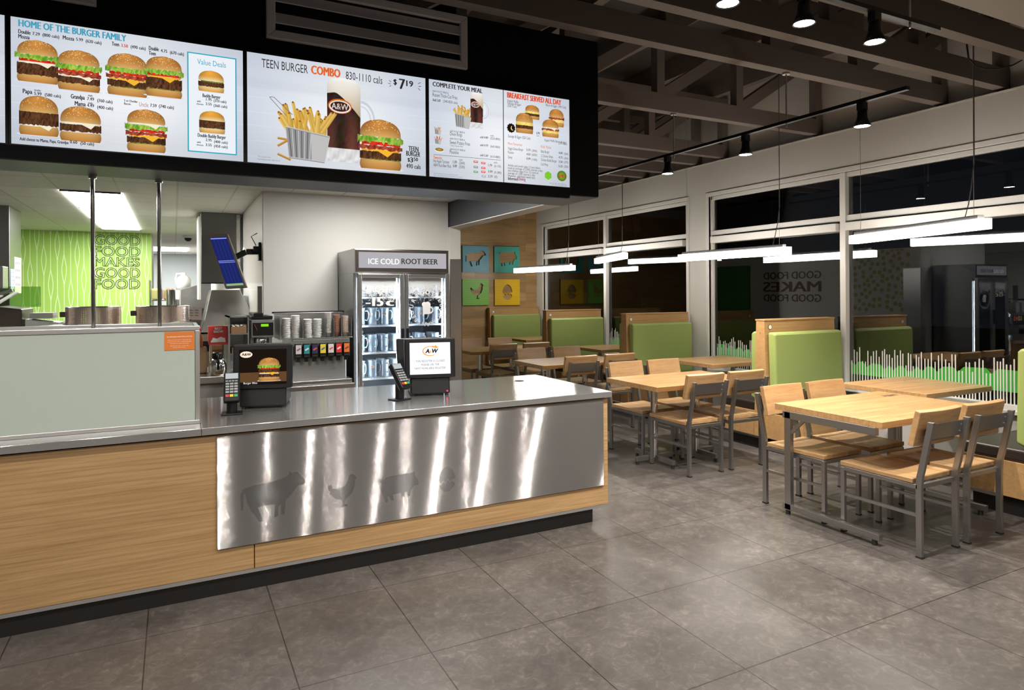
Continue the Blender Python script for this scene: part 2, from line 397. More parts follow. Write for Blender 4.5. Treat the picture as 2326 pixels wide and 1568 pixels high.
# dropped soffit, top right
struct(MB().box(1.0, XW + 0.11, -1.5, 2.27, 3.24, 3.9).build('ceiling_dropped_soffit', M['grey_wall']))
# black menu bulkhead with charcoal underside, and the beam over the passage
struct(MB().box(-6, 2.55, 3.69, 4.16, 2.2, 3.24).build('bulkhead', M['bulkhead_black']))
struct(MB().box(-6, 2.55, 3.70, 4.16, 2.194, 2.2).build('bulkhead_underside', mat('charcoal_soffit', (0.10, 0.10, 0.11), 0.5)))
struct(MB().box(2.41, 2.55, 4.16, YB, 2.2, 3.24).build('beam_passage', M['charcoal']))
struct(MB().box(2.405, 2.555, 4.16, YB, 2.194, 2.2).build('beam_passage_underside', M['wall']))
# roof deck purlins
for i in range(9):
    x = -1.6 + i * 0.95
    struct(MB().box(x, x + 0.09, -4, YB, 3.98, 4.2).build('beam_purlin', M['truss']))
# open-web timber roof trusses
def truss(y):
    zb, zt = 3.24, 3.98
    mb = MB(); mb.box(-5.9, XW + 0.10, y - 0.045, y + 0.045, zb, zb + 0.16); mb.box(-5.9, XW + 0.10, y - 0.045, y + 0.045, zt - 0.10, zt)
    x = XW - 0.2; k = 0
    mb.box(XW + 0.0, XW + 0.09, y - 0.043, y + 0.043, zb + 0.15, zt - 0.1)
    while x > -5.5:
        mb.bar((x - 0.92, y, zb + 0.13), (x - .04, y, zt - 0.06), 0.085, 0.11, (0, 0, 1))
        mb.box(x - 0.96, x - 0.87, y - 0.043, y + 0.043, zb + 0.1, zt - 0.08)
        x -= 1.0; k += 1
    o = mb.build('beam_truss', M['truss']); struct(o)
for y in (-0.9, 0.4, 1.6, 2.55, 3.06, 3.56, 4.86, 6.22, 6.70, 7.35, 7.80, 8.30, 9.1, 9.9, 10.6): truss(y)

# ---------------------------------------------------------------- outside the windows
struct(MB().box(6.5, 30, -10, 30, -0.15, -0.05).build('ground_outside', mat('dark_asphalt', (0.02, 0.02, 0.021), 0.9)))
gm = mat('dry_grass', (0.42, 0.30, 0.12), 0.8)
def grass(cx, cy, h, nb, label):
    mb = MB()
    for i in range(nb):
        a = random.uniform(0, 2*PI); r0 = random.uniform(0, 0.18); hh = h * random.uniform(0.7, 1.05); lean = random.uniform(0.03, 0.15) * hh
        p = Vector((cx + r0*math.cos(a), cy + r0*math.sin(a), -0.05)); a += random.uniform(-.5, .5)
        pts = [p + Vector((math.cos(a)*lean*t*t, math.sin(a)*lean*t*t, hh*t)) for t in (0, .35, .7, 1)]
        w_ = Vector((-math.sin(a), math.cos(a), 0)) * 0.006
        vs = []
        for k, q in enumerate(pts): s = (1, .9, .6, .1)[k]; vs += [q - w_*s, q + w_*s]
        mb.add(vs, [(0, 1, 3, 2), (2, 3, 5, 4), (4, 5, 7, 6)])
    o = mb.build('ornamental_grass', gm, fix=False); tag(o, label, 'grass plant'); return o
grass(6.86, 6.43, 1.75, 130, 'tall dry ornamental grass outside, left of the nearest booth divider')
grass(7.3, 7.22, 1.75, 110, 'second clump of dry ornamental grass outside, just right of the white column')
grass(6.95, 8.5, 1.75, 100, 'far small clump of dry ornamental grass outside, left of the white column')
# decorative window film: white stalks over a green band
fm = mat('white_film', (0.80, 0.78, 0.74), 0.5); fg = glass('green_film', (0.10, 0.55, 0.09), 1.45, 0.4)
fgm = mat('green_film_solid', (0.05, 0.42, 0.045), 0.5)
def film(y0, y1, label, seed):
    rnd = random.Random(seed); t = thing('window_film', label, 'window decal', (XW + 0.062, (y0 + y1) / 2, ZS + 0.05)); L = (y1 - y0) / 2
    mb = MB(); y = -L
    while y < L:
        h = rnd.choice((0.33, 0.36, 0.30, 0.24, 0.38, 0.32, 0.35)); wd = 0.0055
        pts = [(y - wd, 0), (y + wd, 0), (y + wd, h - wd)] + [(y + wd*math.cos(a), h - wd + wd*math.sin(a)) for a in (0.8, 1.57, 2.35)] + [(y - wd, h - wd)]
        mb.px(pts, -0.0012, 0.0)
        y += rnd.uniform(0.022, 0.034)
    mb.build('white_stalks', fm, t)
    mb = MB(); N_ = 40; top = []
    for i in range(N_ + 1):
        yy = -L + 2*L*i/N_; top.append((yy, 0.255 + 0.03*math.sin(yy*3+seed) - 0.045*(rnd.random() < .3)))
    for i in range(N_): mb.px([(top[i][0], 0.10), (top[i+1][0], 0.10), top[i+1], top[i]], -0.0004, 0.0)
    mb.build('green_band', fgm, t); return t
film(2.65, 4.47, 'white stalks over green film on the glass behind the nearest booth table', 3)
film(4.56, 6.36, 'white stalks over green film on the glass behind the second booth table', 5)
film(6.9, 8.7, 'white stalks over green film on the glass behind the third booth table', 8)
# ================================================================ flat shapes and lettering
def _eval(cu, name='tmp'):
    o = bpy.data.objects.new(name, cu); COL.objects.link(o)
    dg = bpy.context.evaluated_depsgraph_get(); dg.update()
    me = bpy.data.meshes.new_from_object(o.evaluated_get(dg))
    v = [tuple(p.co) for p in me.vertices]; f = [tuple(p.vertices) for p in me.polygons]
    bpy.data.objects.remove(o); bpy.data.curves.remove(cu); bpy.data.meshes.remove(me)
    return v, f
def text_mesh(s, bold=0.0, spacing=1.0):
    """lettering with a cap height of 1 and its own width, lower left corner at the origin"""
    cu = bpy.data.curves.new('t', 'FONT'); cu.body = s; cu.size = 1.0; cu.offset = bold; cu.space_character = spacing; cu.resolution_u = 2
    v, f = _eval(cu)
    if not v: return [], [], 1.0
    x0 = min(p[0] for p in v); x1 = max(p[0] for p in v); k = 1 / 0.682
    return [((p[0] - x0) * k, p[1] * k, 0) for p in v], f, (x1 - x0) * k
def holed(splines, thick):
    """flat sheet: first outline with the others cut out of it, thickness along z"""
    cu = bpy.data.curves.new('h', 'CURVE'); cu.dimensions = '2D'; cu.fill_mode = 'BOTH'; cu.extrude = thick / 2
    for pts in splines:
        sp = cu.splines.new('POLY'); sp.points.add(len(pts) - 1); sp.use_cyclic_u = True
        for q, p in zip(sp.points, pts): q.co = (p[0], p[1], 0, 1)
    return _eval(cu)
UPR = Matrix.Rotation(PI / 2, 4, 'X')                        # xy sheet -> upright, facing -Y
def put_text(mb, s, x0, z0, x1, h, y, bold=0.0, align='FIT', slope=0.0, M_=None):
    """upright lettering facing -Y in the plane y: from x0 to x1 (or natural width), baseline z0, cap height h"""
    v, f, wd = text_mesh(s)
    if not v: return
    kx = (x1 - x0) / wd if align == 'FIT' else h
    if bold:                                             # heavier strokes
        v = [(p[0] + d, p[1], 0) for d in (0, bold*2.2, bold*4.4) for p in v]; nv = len(v)//3; f = [tuple(i + k*nv for i in q) for k in range(3) for q in f]
    if align == 'C': x0 = x0 - wd * h / 2
    nv = len(v)//3 if bold else len(v)
    mb.add([(x0 + p[0]*kx, y - .00015*(i//nv), z0 + p[1]*h + slope*p[0]*kx) for i, p in enumerate(v)], f)

def norm(pts, box):
    x0, y0, x1, y1 = box; return [((x - x0) / (x1 - x0), (y1 - y) / (y1 - y0)) for x, y in pts]
COW = norm([(262,725),(258,640),(275,612),(330,600),(420,595),(500,580),(525,565),(527,547),(540,560),(570,555),(590,580),(612,600),(618,615),(605,628),(575,630),(555,650),(530,680),(505,700),(497,775),(480,778),(478,715),(462,735),(462,780),(440,787),(445,715),(380,715),(350,720),(372,775),(378,795),(358,797),(335,760),(312,730),(295,690),(285,640),(276,635),(272,725)], (258,547,618,797))
HEN = norm([(740,607),(760,602),(765,625),(790,630),(830,620),(850,590),(855,565),(870,555),(885,565),(900,583),(888,588),(888,620),(870,665),(835,690),(830,718),(845,722),(845,730),(808,733),(808,724),(820,720),(815,692),(780,680),(755,655),(748,650),(755,640),(738,622)], (736,555,902,735))
PIG = norm([(1012,578),(1020,562),(1035,566),(1045,552),(1040,575),(1060,560),(1120,555),(1180,555),(1205,553),(1218,545),(1218,570),(1238,600),(1236,625),(1215,625),(1195,650),(1190,680),(1178,680),(1175,655),(1160,655),(1155,680),(1143,680),(1140,655),(1095,660),(1100,690),(1085,690),(1075,665),(1065,665),(1068,695),(1055,697),(1045,665),(1030,630),(1035,590),(1025,582)], (1010,545,1240,697))
def egg_halves():
    n = 28; out = [(0.5 + 0.5*math.cos(2*PI*i/n)*(1 - 0.10*math.sin(2*PI*i/n)), 0.5 + 0.5*math.sin(2*PI*i/n)) for i in range(n)]
    zig = [(0.0, .40), (.14, .33), (.27, .45), (.40, .34), (.55, .50), (.68, .37), (.82, .45), (1.0, .40)]
    up = [p for p in out if p[1] > 0.47 or (p[1] > .42 and p[0] in (0, 1))]
    up = [p for p in out if p[1] >= 0.46]; lo = [p for p in out if p[1] < 0.33]
    up.sort(key=lambda p: math.atan2(p[1] - .46, p[0] - .5)); lo.sort(key=lambda p: math.atan2(p[1] - .3, p[0] - .5) )
    upper = up + [(x, y + 0.035) for x, y in zig[1:-1]]
    upper = up + [(x, y + 0.03) for x, y in zig[1:-1]]
    lo2 = [p for p in out if p[1] < 0.36]; lo2.sort(key=lambda p: p[0] if True else 0)
    right = sorted([p for p in lo2 if p[0] >= .5], key=lambda p: p[1]); left = sorted([p for p in lo2 if p[0] < .5], key=lambda p: -p[1])
    lower = left + right + [(x, y - 0.03) for x, y in reversed(zig[1:-1])]
    return upper, lower
EGG = egg_halves()
def place(poly, x0, y0, w, h): return [(x0 + p[0]*w, y0 + p[1]*h) for p in poly]

# ================================================================ chairs
def make_chair(label):
    t = thing('dining_chair', label, 'chair')
    hw = 0.178
    def seat():
        mb = MB(); nx, ny = 8, 6; vs = []
        for z_ in (0, 1):
            for j in range(ny + 1):
                for i in range(nx + 1):
                    x = -0.195 + 0.39*i/nx; y = -0.215 + 0.47*j/ny
                    dz = -0.010 * math.exp(-((x*6)**2 + ((y + .03)*5)**2))
                    vs.append((x, y, 0.428 + 0.03*z_ + (dz if z_ else 0)))
        K = (nx+1)*(ny+1); fs = []
        for j in range(ny):
            for i in range(nx):
                a = j*(nx+1)+i; fs += [(a, a+nx+1, a+nx+2, a+1), (K+a, K+a+1, K+a+nx+2, K+a+nx+1)]
        for i in range(nx): fs += [(i, i+1, K+i+1, K+i), (ny*(nx+1)+i+1, ny*(nx+1)+i, K+ny*(nx+1)+i, K+ny*(nx+1)+i+1)]
        for j in range(ny): a = j*(nx+1); b_ = a + nx; fs += [(a+nx+1, a, K+a, K+a+nx+1), (b_, b_+nx+1, K+b_+nx+1, K+b_)]
        return mb.add(vs, fs)
    seat().build('seat', M['maple_seat'], t, 0.004)
    # slightly curved backrest board
    mb = MB(); n = 8; vs = []
    for i in range(n + 1):
        x = -0.205 + 0.41*i/n; cv = -0.018 * (1 - (x/0.205)**2)
        for z, y, th in ((0.645, -0.225, .034), (0.852, -0.272, .034)):
            vs += [(x, y + cv, z), (x, y + cv + th, z + 0.008)]
    fs = []
    for i in range(n): a = 4*i; fs += [(a, a+4, a+6, a+2), (a+1, a+3, a+7, a+5), (a+2, a+6, a+7, a+3), (a, a+1, a+5, a+4)]
    fs += [(0, 2, 3, 1), (4*n, 4*n+1, 4*n+3, 4*n+2)]
    mb.add(vs, fs).build('backrest', M['maple_back'], t, 0.004)
    for s in (-1, 1):
        mb = MB(); x = s*hw
        mb.bar((x, 0.243, 0.006), (x, 0.243, 0.418), 0.026, 0.026)
        l = mb.build('leg', M['chair_steel'], t, 0.002); MB().box(x-.014, x+.014, .229, .257, 0, .010).build('glide', M['rubber'], l)
    for s in (-1, 1):
        x = s*hw; pts = [(0.006, -.246), (0.40, -.246), (0.47, -.25), (0.52, -.262), (0.80, -.318)]
        mb = MB(); prof = [(y - .017, z) for z, y in pts] + [(y + .017, z) for z, y in reversed(pts)]
        mb.px(prof, x - .012, x + .012)
        l = mb.build('leg', M['chair_steel'], t, 0.002); MB().box(x-.014, x+.014, -.266, -.228, 0, .010).build('glide', M['rubber'], l)
    mb = MB()
    for s in (-1, 1): mb.bar((s*hw, -.24, .412), (s*hw, .25, .412), .024, .026)
    mb.bar((-hw, .243, .412), (hw, .243, .412), .024, .026); mb.bar((-hw, -.236, .412), (hw, -.236, .412), .024, .026)
    mb.build('seat_frame', M['chair_steel'], t, 0.002)
    for s in (-1, 1): MB().bar((s*hw, -.236, .245), (s*hw, .236, .245), .018, .018).build('stretcher', M['chair_steel'], t)
    mb = MB(); mb.bar((-hw, -.287, .735), (hw, -.287, .735), .006, .095, (0, -.2, 1))
    for s in (-1, 1):
        for dz in (-.02, .02): mb.cyl((s*(hw-.025), -.288 - dz*.2, .735 + dz), (s*(hw-.025), -.296 - dz*.2, .735 + dz), .005, n=8)
    mb.build('back_plate', M['chair_steel'], t)
    return t
ROWS = [('nearest', 4.03, 4.51, 2.585, 3.225), ('second', 4.02, 4.50, 4.50, 5.13), ('third', 3.98, 4.50, 6.36, 7.02), ('farthest', 3.98, 4.49, 8.28, 8.97)]
WHICH = {'nearest': 'nearest four-seat table', 'second': 'second four-seat table', 'third': 'third four-seat table', 'farthest': 'farthest four-seat table'}
proto = None
for nm, xa, xb, yn, yf in ROWS:
    for x, y, rz, lab in ((xa, yn, 0.0, 'back to the camera, aisle end'), (xb, yn, 0.0, 'back to the camera, window end'),
                          (xa + .01, yf, PI, 'facing the camera, aisle end'), (xb + .01, yf, PI, 'facing the camera, window end')):
        label = 'maple steel-frame chair %s of the %s' % (lab, WHICH[nm])
        if proto is None: proto = make_chair(label); proto.location = (x, y, 0); o = proto
        else: o = dup(proto, (x, y, 0), rz + random.uniform(-.02, .02), label)
        o['group'] = 'dining chairs'

# ================================================================ tables
def tabletop(t, w, d, z=0.76, th=0.042):
    return MB().box(-w/2, w/2, -d/2, d/2, z - th, z).build('tabletop', M['maple_top'], t, 0.003)
t = thing('dining_table', 'nearest four-seat maple table with square steel side frames', 'table', (4.385, 2.93, 0), group='dining tables')
tabletop(t, 1.17, 0.80)
for s in (-1, 1):
    x = s*0.573
    mb = MB(); mb.bar((x, .29, .03), (x, .29, .715), .05, .035, (1, 0, 0)); l = mb.build('leg', M['chair_steel'], t, .002)
    mb = MB(); mb.bar((x, .33, .055), (x, -.38, .055), .035, .04); fb = mb.build('floor_rail', M['chair_steel'], t, .002)
    for y in (.30, -.34): MB().cyl((x, y, 0), (x, y, .036), .016, n=12).build('levelling_foot', M['rubber'], fb)
    mb = MB(); mb.bar((x, .33, .695), (x, -.36, .695), .035, .05); mb.build('top_rail', M['chair_steel'], t, .002)
    MB().bar((x, .27, .57), (x, .16, .68), .016, .022).build('brace', M['chair_steel'], t)
MB().bar((-.573, .29, .67), (.573, .29, .67), .03, .04).build('cross_rail', M['chair_steel'], t)
mb = MB()                                                     # dark burnt-in mark on the table
v, f, wd = text_mesh('A&W', 0.02)
mb.add([(0.36 + p[0]*0.05, 0.20 + p[1]*0.05, 0.7605) for p in v], f)
mb.build('burnt_mark', mat('burnt_mark', (0.05, 0.03, 0.015), 0.5), t, fix=False)
def post_table(name, label, x, y, w, d, dx, r=0.033, square=False, group='dining tables', py=0.08):
    t = thing(name, label, 'table', (x, y, 0), group=group)
    tabletop(t, w, d)
    for s in (-1, 1):
        px_ = s*dx
        mb = MB(); mb.cyl((px_, py, .05), (px_, py, .71), r, n=20); mb.build('post', M['chrome'] if not square else M['chair_steel'], t)
        MB().box(px_ - .14, px_ + .14, py-.14, py+.14, .708, .718).build('top_plate', M['plastic'], t)
        mb = MB(); mb.bar((px_ - .21, py, .052), (px_ + .21, py, .052), .03, .042); mb.bar((px_, py-.27, .052), (px_, py+.27, .052), .03, .042)
        bs = mb.build('foot_cross', M['chair_steel'], t, .002)
        for a, b_ in ((-.19, 0), (.19, 0), (0, -.25), (0, .25)): MB().cyl((px_ + a, py+b_, 0), (px_ + a, py+b_, .034), .015, n=10).build('levelling_foot', M['rubber'], bs)
    return t
t2 = post_table('dining_table', 'second four-seat maple table on two round chrome posts, left of the white column', 4.15, 4.70, 1.15, 0.72, 0.25)
dup(t2, (4.125, 6.56, 0), 0, 'third four-seat maple table, behind the right end of the steel counter')
dup(t2, (4.125, 8.48, 0), 0, 'farthest four-seat maple table, in front of the oak wall')
bt = post_table('booth_table', 'nearest two-seat booth table, in front of the widest window film', 5.57, 3.42, 0.90, 0.74, 0.22, 0.028, True, 'booth tables', 0.0)
dup(bt, (5.64, 5.74, 0), 0, 'second booth table, between the two nearest green booths')
dup(bt, (5.66, 7.86, 0), 0, 'third booth table, left of the white column')
dup(bt, (5.66, 10.03, 0), 0, 'farthest booth table, against the green bench on the oak wall')

# ================================================================ booths: divider with a bench on each side
sticker_m = mat('white_sticker', (0.80, 0.78, 0.75), 0.4); sticker_d = mat('dark_ring', (0.06, 0.04, 0.03), 0.4)
def booth(label, y, front=True, back=True):
    t = thing('booth_bench', label, 'booth bench', (5.6, y, 0), group='green booth benches')
    x0, x1 = -0.50, 0.52
    th = 0.05
    mb = MB(); mb.px([(-.085, .13), (.085, .13), (th, 1.27), (-th, 1.27)] , x0, x1)
    dv = mb.build('divider', M['booth_wood'], t, .003)
    MB().box(x0 - .004, x1, -th - .008, th + .008, 1.265, 1.28).build('cap_rail', M['booth_wood'], dv, .002)
    mb = MB()
    for z in (.45, .80, 1.15): mb.cyl((x0 - .003, 0, z), (x0 + .002, 0, z), .008, n=10)
    mb.build('screw_cap', M['maple_back'], dv)
    for s, on in ((-1, front), (1, back)):
        if not on: continue
        mb = MB(); ya, yb = s*(th + .005), s*(th + .095)
        mb.px([(s*.078, .47), (s*.160, .50), (s*.150, 1.13), (s*.13, 1.155), (s*.056, 1.155)], x0 + .035, x1 - .01)
        mb.build('back_cushion', M['vinyl'], t, .022, 4)
        mb = MB(); mb.box(x0 + .02, x1 - .01, min(s*.09, s*.50), max(s*.09, s*.50), .375, .465); mb.build('seat_cushion', M['dark_vinyl'], t, .02, 3)
        mb = MB(); mb.box(x0 + .01, x1, min(s*.08, s*.48), max(s*.08, s*.48), .13, .374); mb.build('bench_box', M['booth_wood'], t, .002)
        mb = MB(); mb.box(x0 + .05, x1, min(s*.08, s*.44), max(s*.08, s*.44), 0, .13); mb.build('toe_kick', M['toe'], t)
        st = MB().cyl((x0 + .075, s*(th + .004), 1.205), (x0 + .075, s*(th + .0055), 1.205), .026, n=24).build('round_sticker', sticker_d, t)
        st['label'] = 'small round white sticker with a dark rim'
        MB().cyl((x0 + .075, s*(th + .0052), 1.205), (x0 + .075, s*(th + .0063), 1.205), .021, n=24).build('sticker_face', sticker_m, st)
    return t
booth('green booth back cut off by the right edge of the photo', 2.30)
booth('green booth bench at the near window mullion, nearest whole one', 4.64)
booth('green booth bench in front of the white column', 6.84)
booth('green booth bench at the far window mullion, in front of the far pane', 8.86)
booth('green booth bench backed against the oak end wall', 10.90, True, False)

# ================================================================ linear pendants
def pendant(label, a, b_, zb, ztop=(4.2, 4.2)):
    a, b_ = Vector(a), Vector(b_); c = (a + b_) / 2; d = b_ - a; L = d.length
    t = thing('linear_pendant', label, 'pendant light', (c.x, c.y, zb), math.atan2(d.y, d.x), 'linear pendants over the booth tables')
    MB().box(-L/2, L/2, -.038, .038, 0, .078).build('diffuser', M['pendant'], t, .004)
    MB().box(-L/2 + .06, L/2 - .06, -.027, .027, .079, .108).build('housing', M['plastic_grey'], t)
    for s, zt in ((-1, ztop[0]), (1, ztop[1])):
        x = s*(L/2 - .12)
        wv = MB().tube([(x, 0, .108), (x, 0, zt - zb)], .0018, 6).build('suspension_wire', M['alu'], t)
    x = L/2 - .2
    MB().tube([(x, 0, .108), (x + .01, .02, .2), (x + .06, .0, .33), (x + .085, .0, .5), (x + .08, 0.006, .9), (x + .085, 0, ztop[1] - zb)], .004, 6).build('power_cord', M['plastic_grey'], t)
    return t
pendant('nearest linear pendant glowing over the nearest booth table', (5.76, 4.12), (5.26, 2.69), 2.00)
pendant('second linear pendant, glowing in front of the white column', (5.49, 6.22), (5.54, 4.66), 1.924)
pendant('short-looking linear pendant before the far window mullion', (5.90, 8.60), (5.36, 7.15), 2.00)
pendant('farthest linear pendant, overlapping the turquoise pig panel', (5.40, 10.40), (5.60, 8.80), 1.90)

# ================================================================ track lights
def lamp(label, x, y, zt, group, aim=(0, 0), energy=None, size=1.7, visible=True):
    zf = zt - .17
    t = thing('track_lamp', label, 'track light', (x, y, zt), group=group)
    tilt = Matrix.Rotation(aim[1], 4, 'X') @ Matrix.Rotation(aim[0], 4, 'Y')
    MB().box(-.03, .03, -.022, .022, -.055, 0).build('adapter', M['plastic'], t, .003)
    MB().lathe([(.0, -.05), (.03, -.05), (.032, -.10), (.036, -.115), (.058, -.165), (.052, -.165), (.03, -.118), (.0, -.118)], n=20).build('housing', M['plastic'], t)
    f = MB().cyl((0, 0, -.159), (0, 0, -.162), .050, n=24).build('lamp_face', M['bulb'], t)
    spot('lamp_light', (x, y, zf - .012), (x + math.sin(aim[0])*2, y + math.sin(aim[1])*2, zf - 2), energy or SPOT, size)
    return t
def track(label, p, q, drops, ztop):
    p, q = Vector(p), Vector(q); t = thing('lighting_track', label, 'lighting track', p)
    MB().bar((0, 0, 0.012), q - p + Vector((0, 0, 0.012)), .034, .024).build('rail', M['plastic'], t)
    for k in drops:
        r = (q - p) * k; MB().tube([(r.x, r.y, -.03), (r.x, r.y, ztop - p.z)], .006, 8).build('hanger_rod', M['alu'], t)
        MB().cyl((r.x, r.y, ztop - p.z - .012), (r.x, r.y, ztop - p.z), .028, n=14).build('ceiling_plate', M['alu'], t)
    return t
track('black lighting track with three lamps running toward the oak wall', (4.22, 2.62, 2.85), (4.22, 6.9, 2.85), (.222, .523), 3.24)
for lab, y in (('track lamp nearest the window wall band, right one of three', 2.94), ('middle lamp of the three along the window side track', 3.98), ('farthest lamp of the window side track, near the black bulkhead', 4.95)):
    lamp(lab, 4.22, y, 2.85, 'window side track lamps', (.1, 0), SPOT * 1.45)
track('black lighting track across the top of the photo', (0.2, 2.34, 3.10), (4.06, 2.34, 3.10), (.3, .93), 4.2)
for lab, x in (('leftmost bright lamp cut by the top edge', 2.37), ('middle lamp of the track at the top edge', 2.90), ('right lamp near the end of the top track', 3.47)):
    lamp(lab, x, 2.34, 3.10, 'top track lamps', (0, .12), SPOT * 1.3)
# further track lamps of the same run, out of frame to the left and behind the camera
for x, y, ax, ay in ((1.75, 2.34, 0, .35), (1.1, 2.34, 0, .35), (0.35, 2.34, 0, .35), (-.5, 2.34, 0, .4), (-1.3, 2.34, 0, .4), (-2.1, 2.34, 0, .4)):
    lamp('track lamp of the top run above the aisle, out of the picture', x, y, 3.10, 'aisle track lamps', (ax, ay), SPOT * .36)
for x, y in ((-2.2, .2), (-1.45, .2), (-.7, .2), (.1, .2), (0.9, .2), (1.7, .2), (2.5, .2), (3.3, .2), (4.1, .2), (-1.6, -1.8), (-.6, -1.8), (.6, -1.8), (1.9, -1.8), (3.0, -1.8), (4.4, -1.8)):
    lamp('track lamp above the queue behind the camera', x, y, 3.05, 'queue track lamps', (0, .4), SPOT * .34, 2.2)
# ================================================================ flat pictures for lit screens
def lin(c):
    return tuple(((x/255)/12.92 if x/255 <= .04045 else ((x/255 + .055)/1.055)**2.4) for x in c)
m = bpy.data.materials.new('screen_picture'); m.use_nodes = True
_t = m.node_tree; _t.nodes.remove(_t.nodes['Principled BSDF'])
_a = _t.nodes.new('ShaderNodeAttribute'); _a.attribute_name = 'Col'
_e = _t.nodes.new('ShaderNodeEmission'); _e.inputs[1].default_value = SCREEN
_t.links.new(_a.outputs['Color'], _e.inputs[0]); _t.links.new(_e.outputs[0], _t.nodes['Material Output'].inputs[0])
M['screen_art'] = m
class Art:
    def __init__(s, parent, fn, eps=.0003, d=(0, -1, 0), seed=1):
        s.p = parent; s.fn = fn; s.eps = eps; s.d = Vector(d); s.r = random.Random(seed); s.layer = 0; s.reset()
    def reset(s): s.v = []; s.f = []; s.c = []; s.turn = 1 - getattr(s, 'turn', 0); s.layer = max(12, 12 + 30*s.turn) if getattr(s, 'started', False) else 0; s.started = True
    def pt(s, u, v, c): s.v.append(tuple(Vector(s.fn(u, v)) + s.d*s.eps*s.layer)); s.c.append(c); return len(s.v) - 1
    def poly(s, pts, c, e=None):
        s.layer += 1; e = e or c
        cu = sum(p[0] for p in pts)/len(pts); cv = sum(p[1] for p in pts)/len(pts)
        o = s.pt(cu, cv, c); ids = [s.pt(p[0], p[1], e) for p in pts]
        for i in range(len(ids)): s.f.append((o, ids[i], ids[(i+1) % len(ids)]))
    def ngon(s, pts, c):
        s.layer += 1; ids = [s.pt(p[0], p[1], c) for p in pts]; s.f.append(tuple(ids))
    def oval(s, x, z, rx, rz, c, e=None, n=24): s.poly([(x + rx*math.cos(2*PI*i/n), z + rz*math.sin(2*PI*i/n)) for i in range(n)], c, e)
    def rows(s, rows, cf, nu=10):
        """rows: (z, xl, xr); cf(a across 0..1, t along 0..1)"""
        s.layer += 1; g = []
        for k, (z, xl, xr) in enumerate(rows): g.append([s.pt(xl + (xr-xl)*i/nu, z, cf(i/nu, k/(len(rows)-1))) for i in range(nu+1)])
        for a, b in zip(g[:-1], g[1:]):
            for i in range(nu): s.f.append((a[i], a[i+1], b[i+1], b[i]))
    def bar(s, p, q, w, c, c2=None):
        s.layer += 1; d = Vector((q[0]-p[0], q[1]-p[1])); n = Vector((-d.y, d.x)).normalized()*w/2; c2 = c2 or c
        ids = [s.pt(p[0]+n.x, p[1]+n.y, c), s.pt(p[0]-n.x, p[1]-n.y, c2), s.pt(q[0]-n.x, q[1]-n.y, c2), s.pt(q[0]+n.x, q[1]+n.y, c)]; s.f.append(tuple(ids))
    def rect(s, x0, x1, z0, z1, c): s.ngon([(x0, z0), (x1, z0), (x1, z1), (x0, z1)], c)
    def text(s, str_, x0, z0, x1, h, c, bold=0.0, fit=True):
        v, f, wd = text_mesh(str_)
        if not v: return
        k = (x1-x0-bold*h)/wd if fit else h
        for dx, dz in (((0, 0),) if not bold else [(bold*h*q/3, 0) for q in range(4)]):        # heavier strokes
            o = len(s.v)
            for p in v: s.pt(x0 + dx + p[0]*k, z0 + dz + p[1]*h, c)
            s.f += [tuple(i + o for i in q) for q in f]
    def grid(s, pf, cf, nu=10, nv=8):
        s.layer += 1; g = [[s.pt(*pf(i/nu, j/nv), cf(i/nu, j/nv)) for i in range(nu+1)] for j in range(nv+1)]
        for a, b in zip(g[:-1], g[1:]):
            for i in range(nu): s.f.append((a[i], a[i+1], b[i+1], b[i]))
    def wavy(s, x0, x1, z0, z1, c1, c2, amp, n=26):
        """band with ragged edges"""
        s.layer += 1; g = []
        top = [z1 + s.r.uniform(-amp, amp) for _ in range(n+1)]; bot = [z0 + s.r.uniform(-amp, amp) for _ in range(n+1)]
        for row, t in ((bot, 0), (None, .5), (top, 1)):
            r_ = []
            for i in range(n+1):
                z = row[i] if row else (top[i]+bot[i])/2; k = s.r.random(); sh = 1 - .35*abs(2*i/n - 1)**3
                r_.append(s.pt(x0 + (x1-x0)*i/n, z, tuple((a*(1-k) + b*k)*sh for a, b in zip(c1, c2))))
            g.append(r_)
        for a, b in zip(g[:-1], g[1:]):
            for i in range(n): s.f.append((a[i], a[i+1], b[i+1], b[i]))
    def burger(s, cx, z, w, h, layers, bun=((222, 176, 106), (196, 132, 62), (160, 96, 38)), seeds=True):
        L, G, D = map(lin, bun)
        W = {'patty': .17, 'onion': .05, 'cheese': .07, 'tomato': .09, 'lettuce': .14, 'bacon': .11, 'mayo': .06, 'egg': .14, 'pickle': .05}
        tot = .22 + .36 + sum(W[k]*.8 for k in layers); k_ = h/tot
        hb = .22*k_
        s.oval(cx, z + .01*h, w*.56, h*.035, lin((196, 200, 210)), lin((228, 231, 238)))
        n = 8
        prof = lambda t: .5*w*(.86 + .12*math.sin(PI*(.15 + .7*t)))
        s.rows([(z + hb*i/n, cx - prof(i/n), cx + prof(i/n)) for i in range(n+1)], lambda a, t: tuple((x*(1-t) + y*t)*(1 - .45*abs(2*a-1)**3) for x, y in zip(G, L)))
        y = z + hb*.92
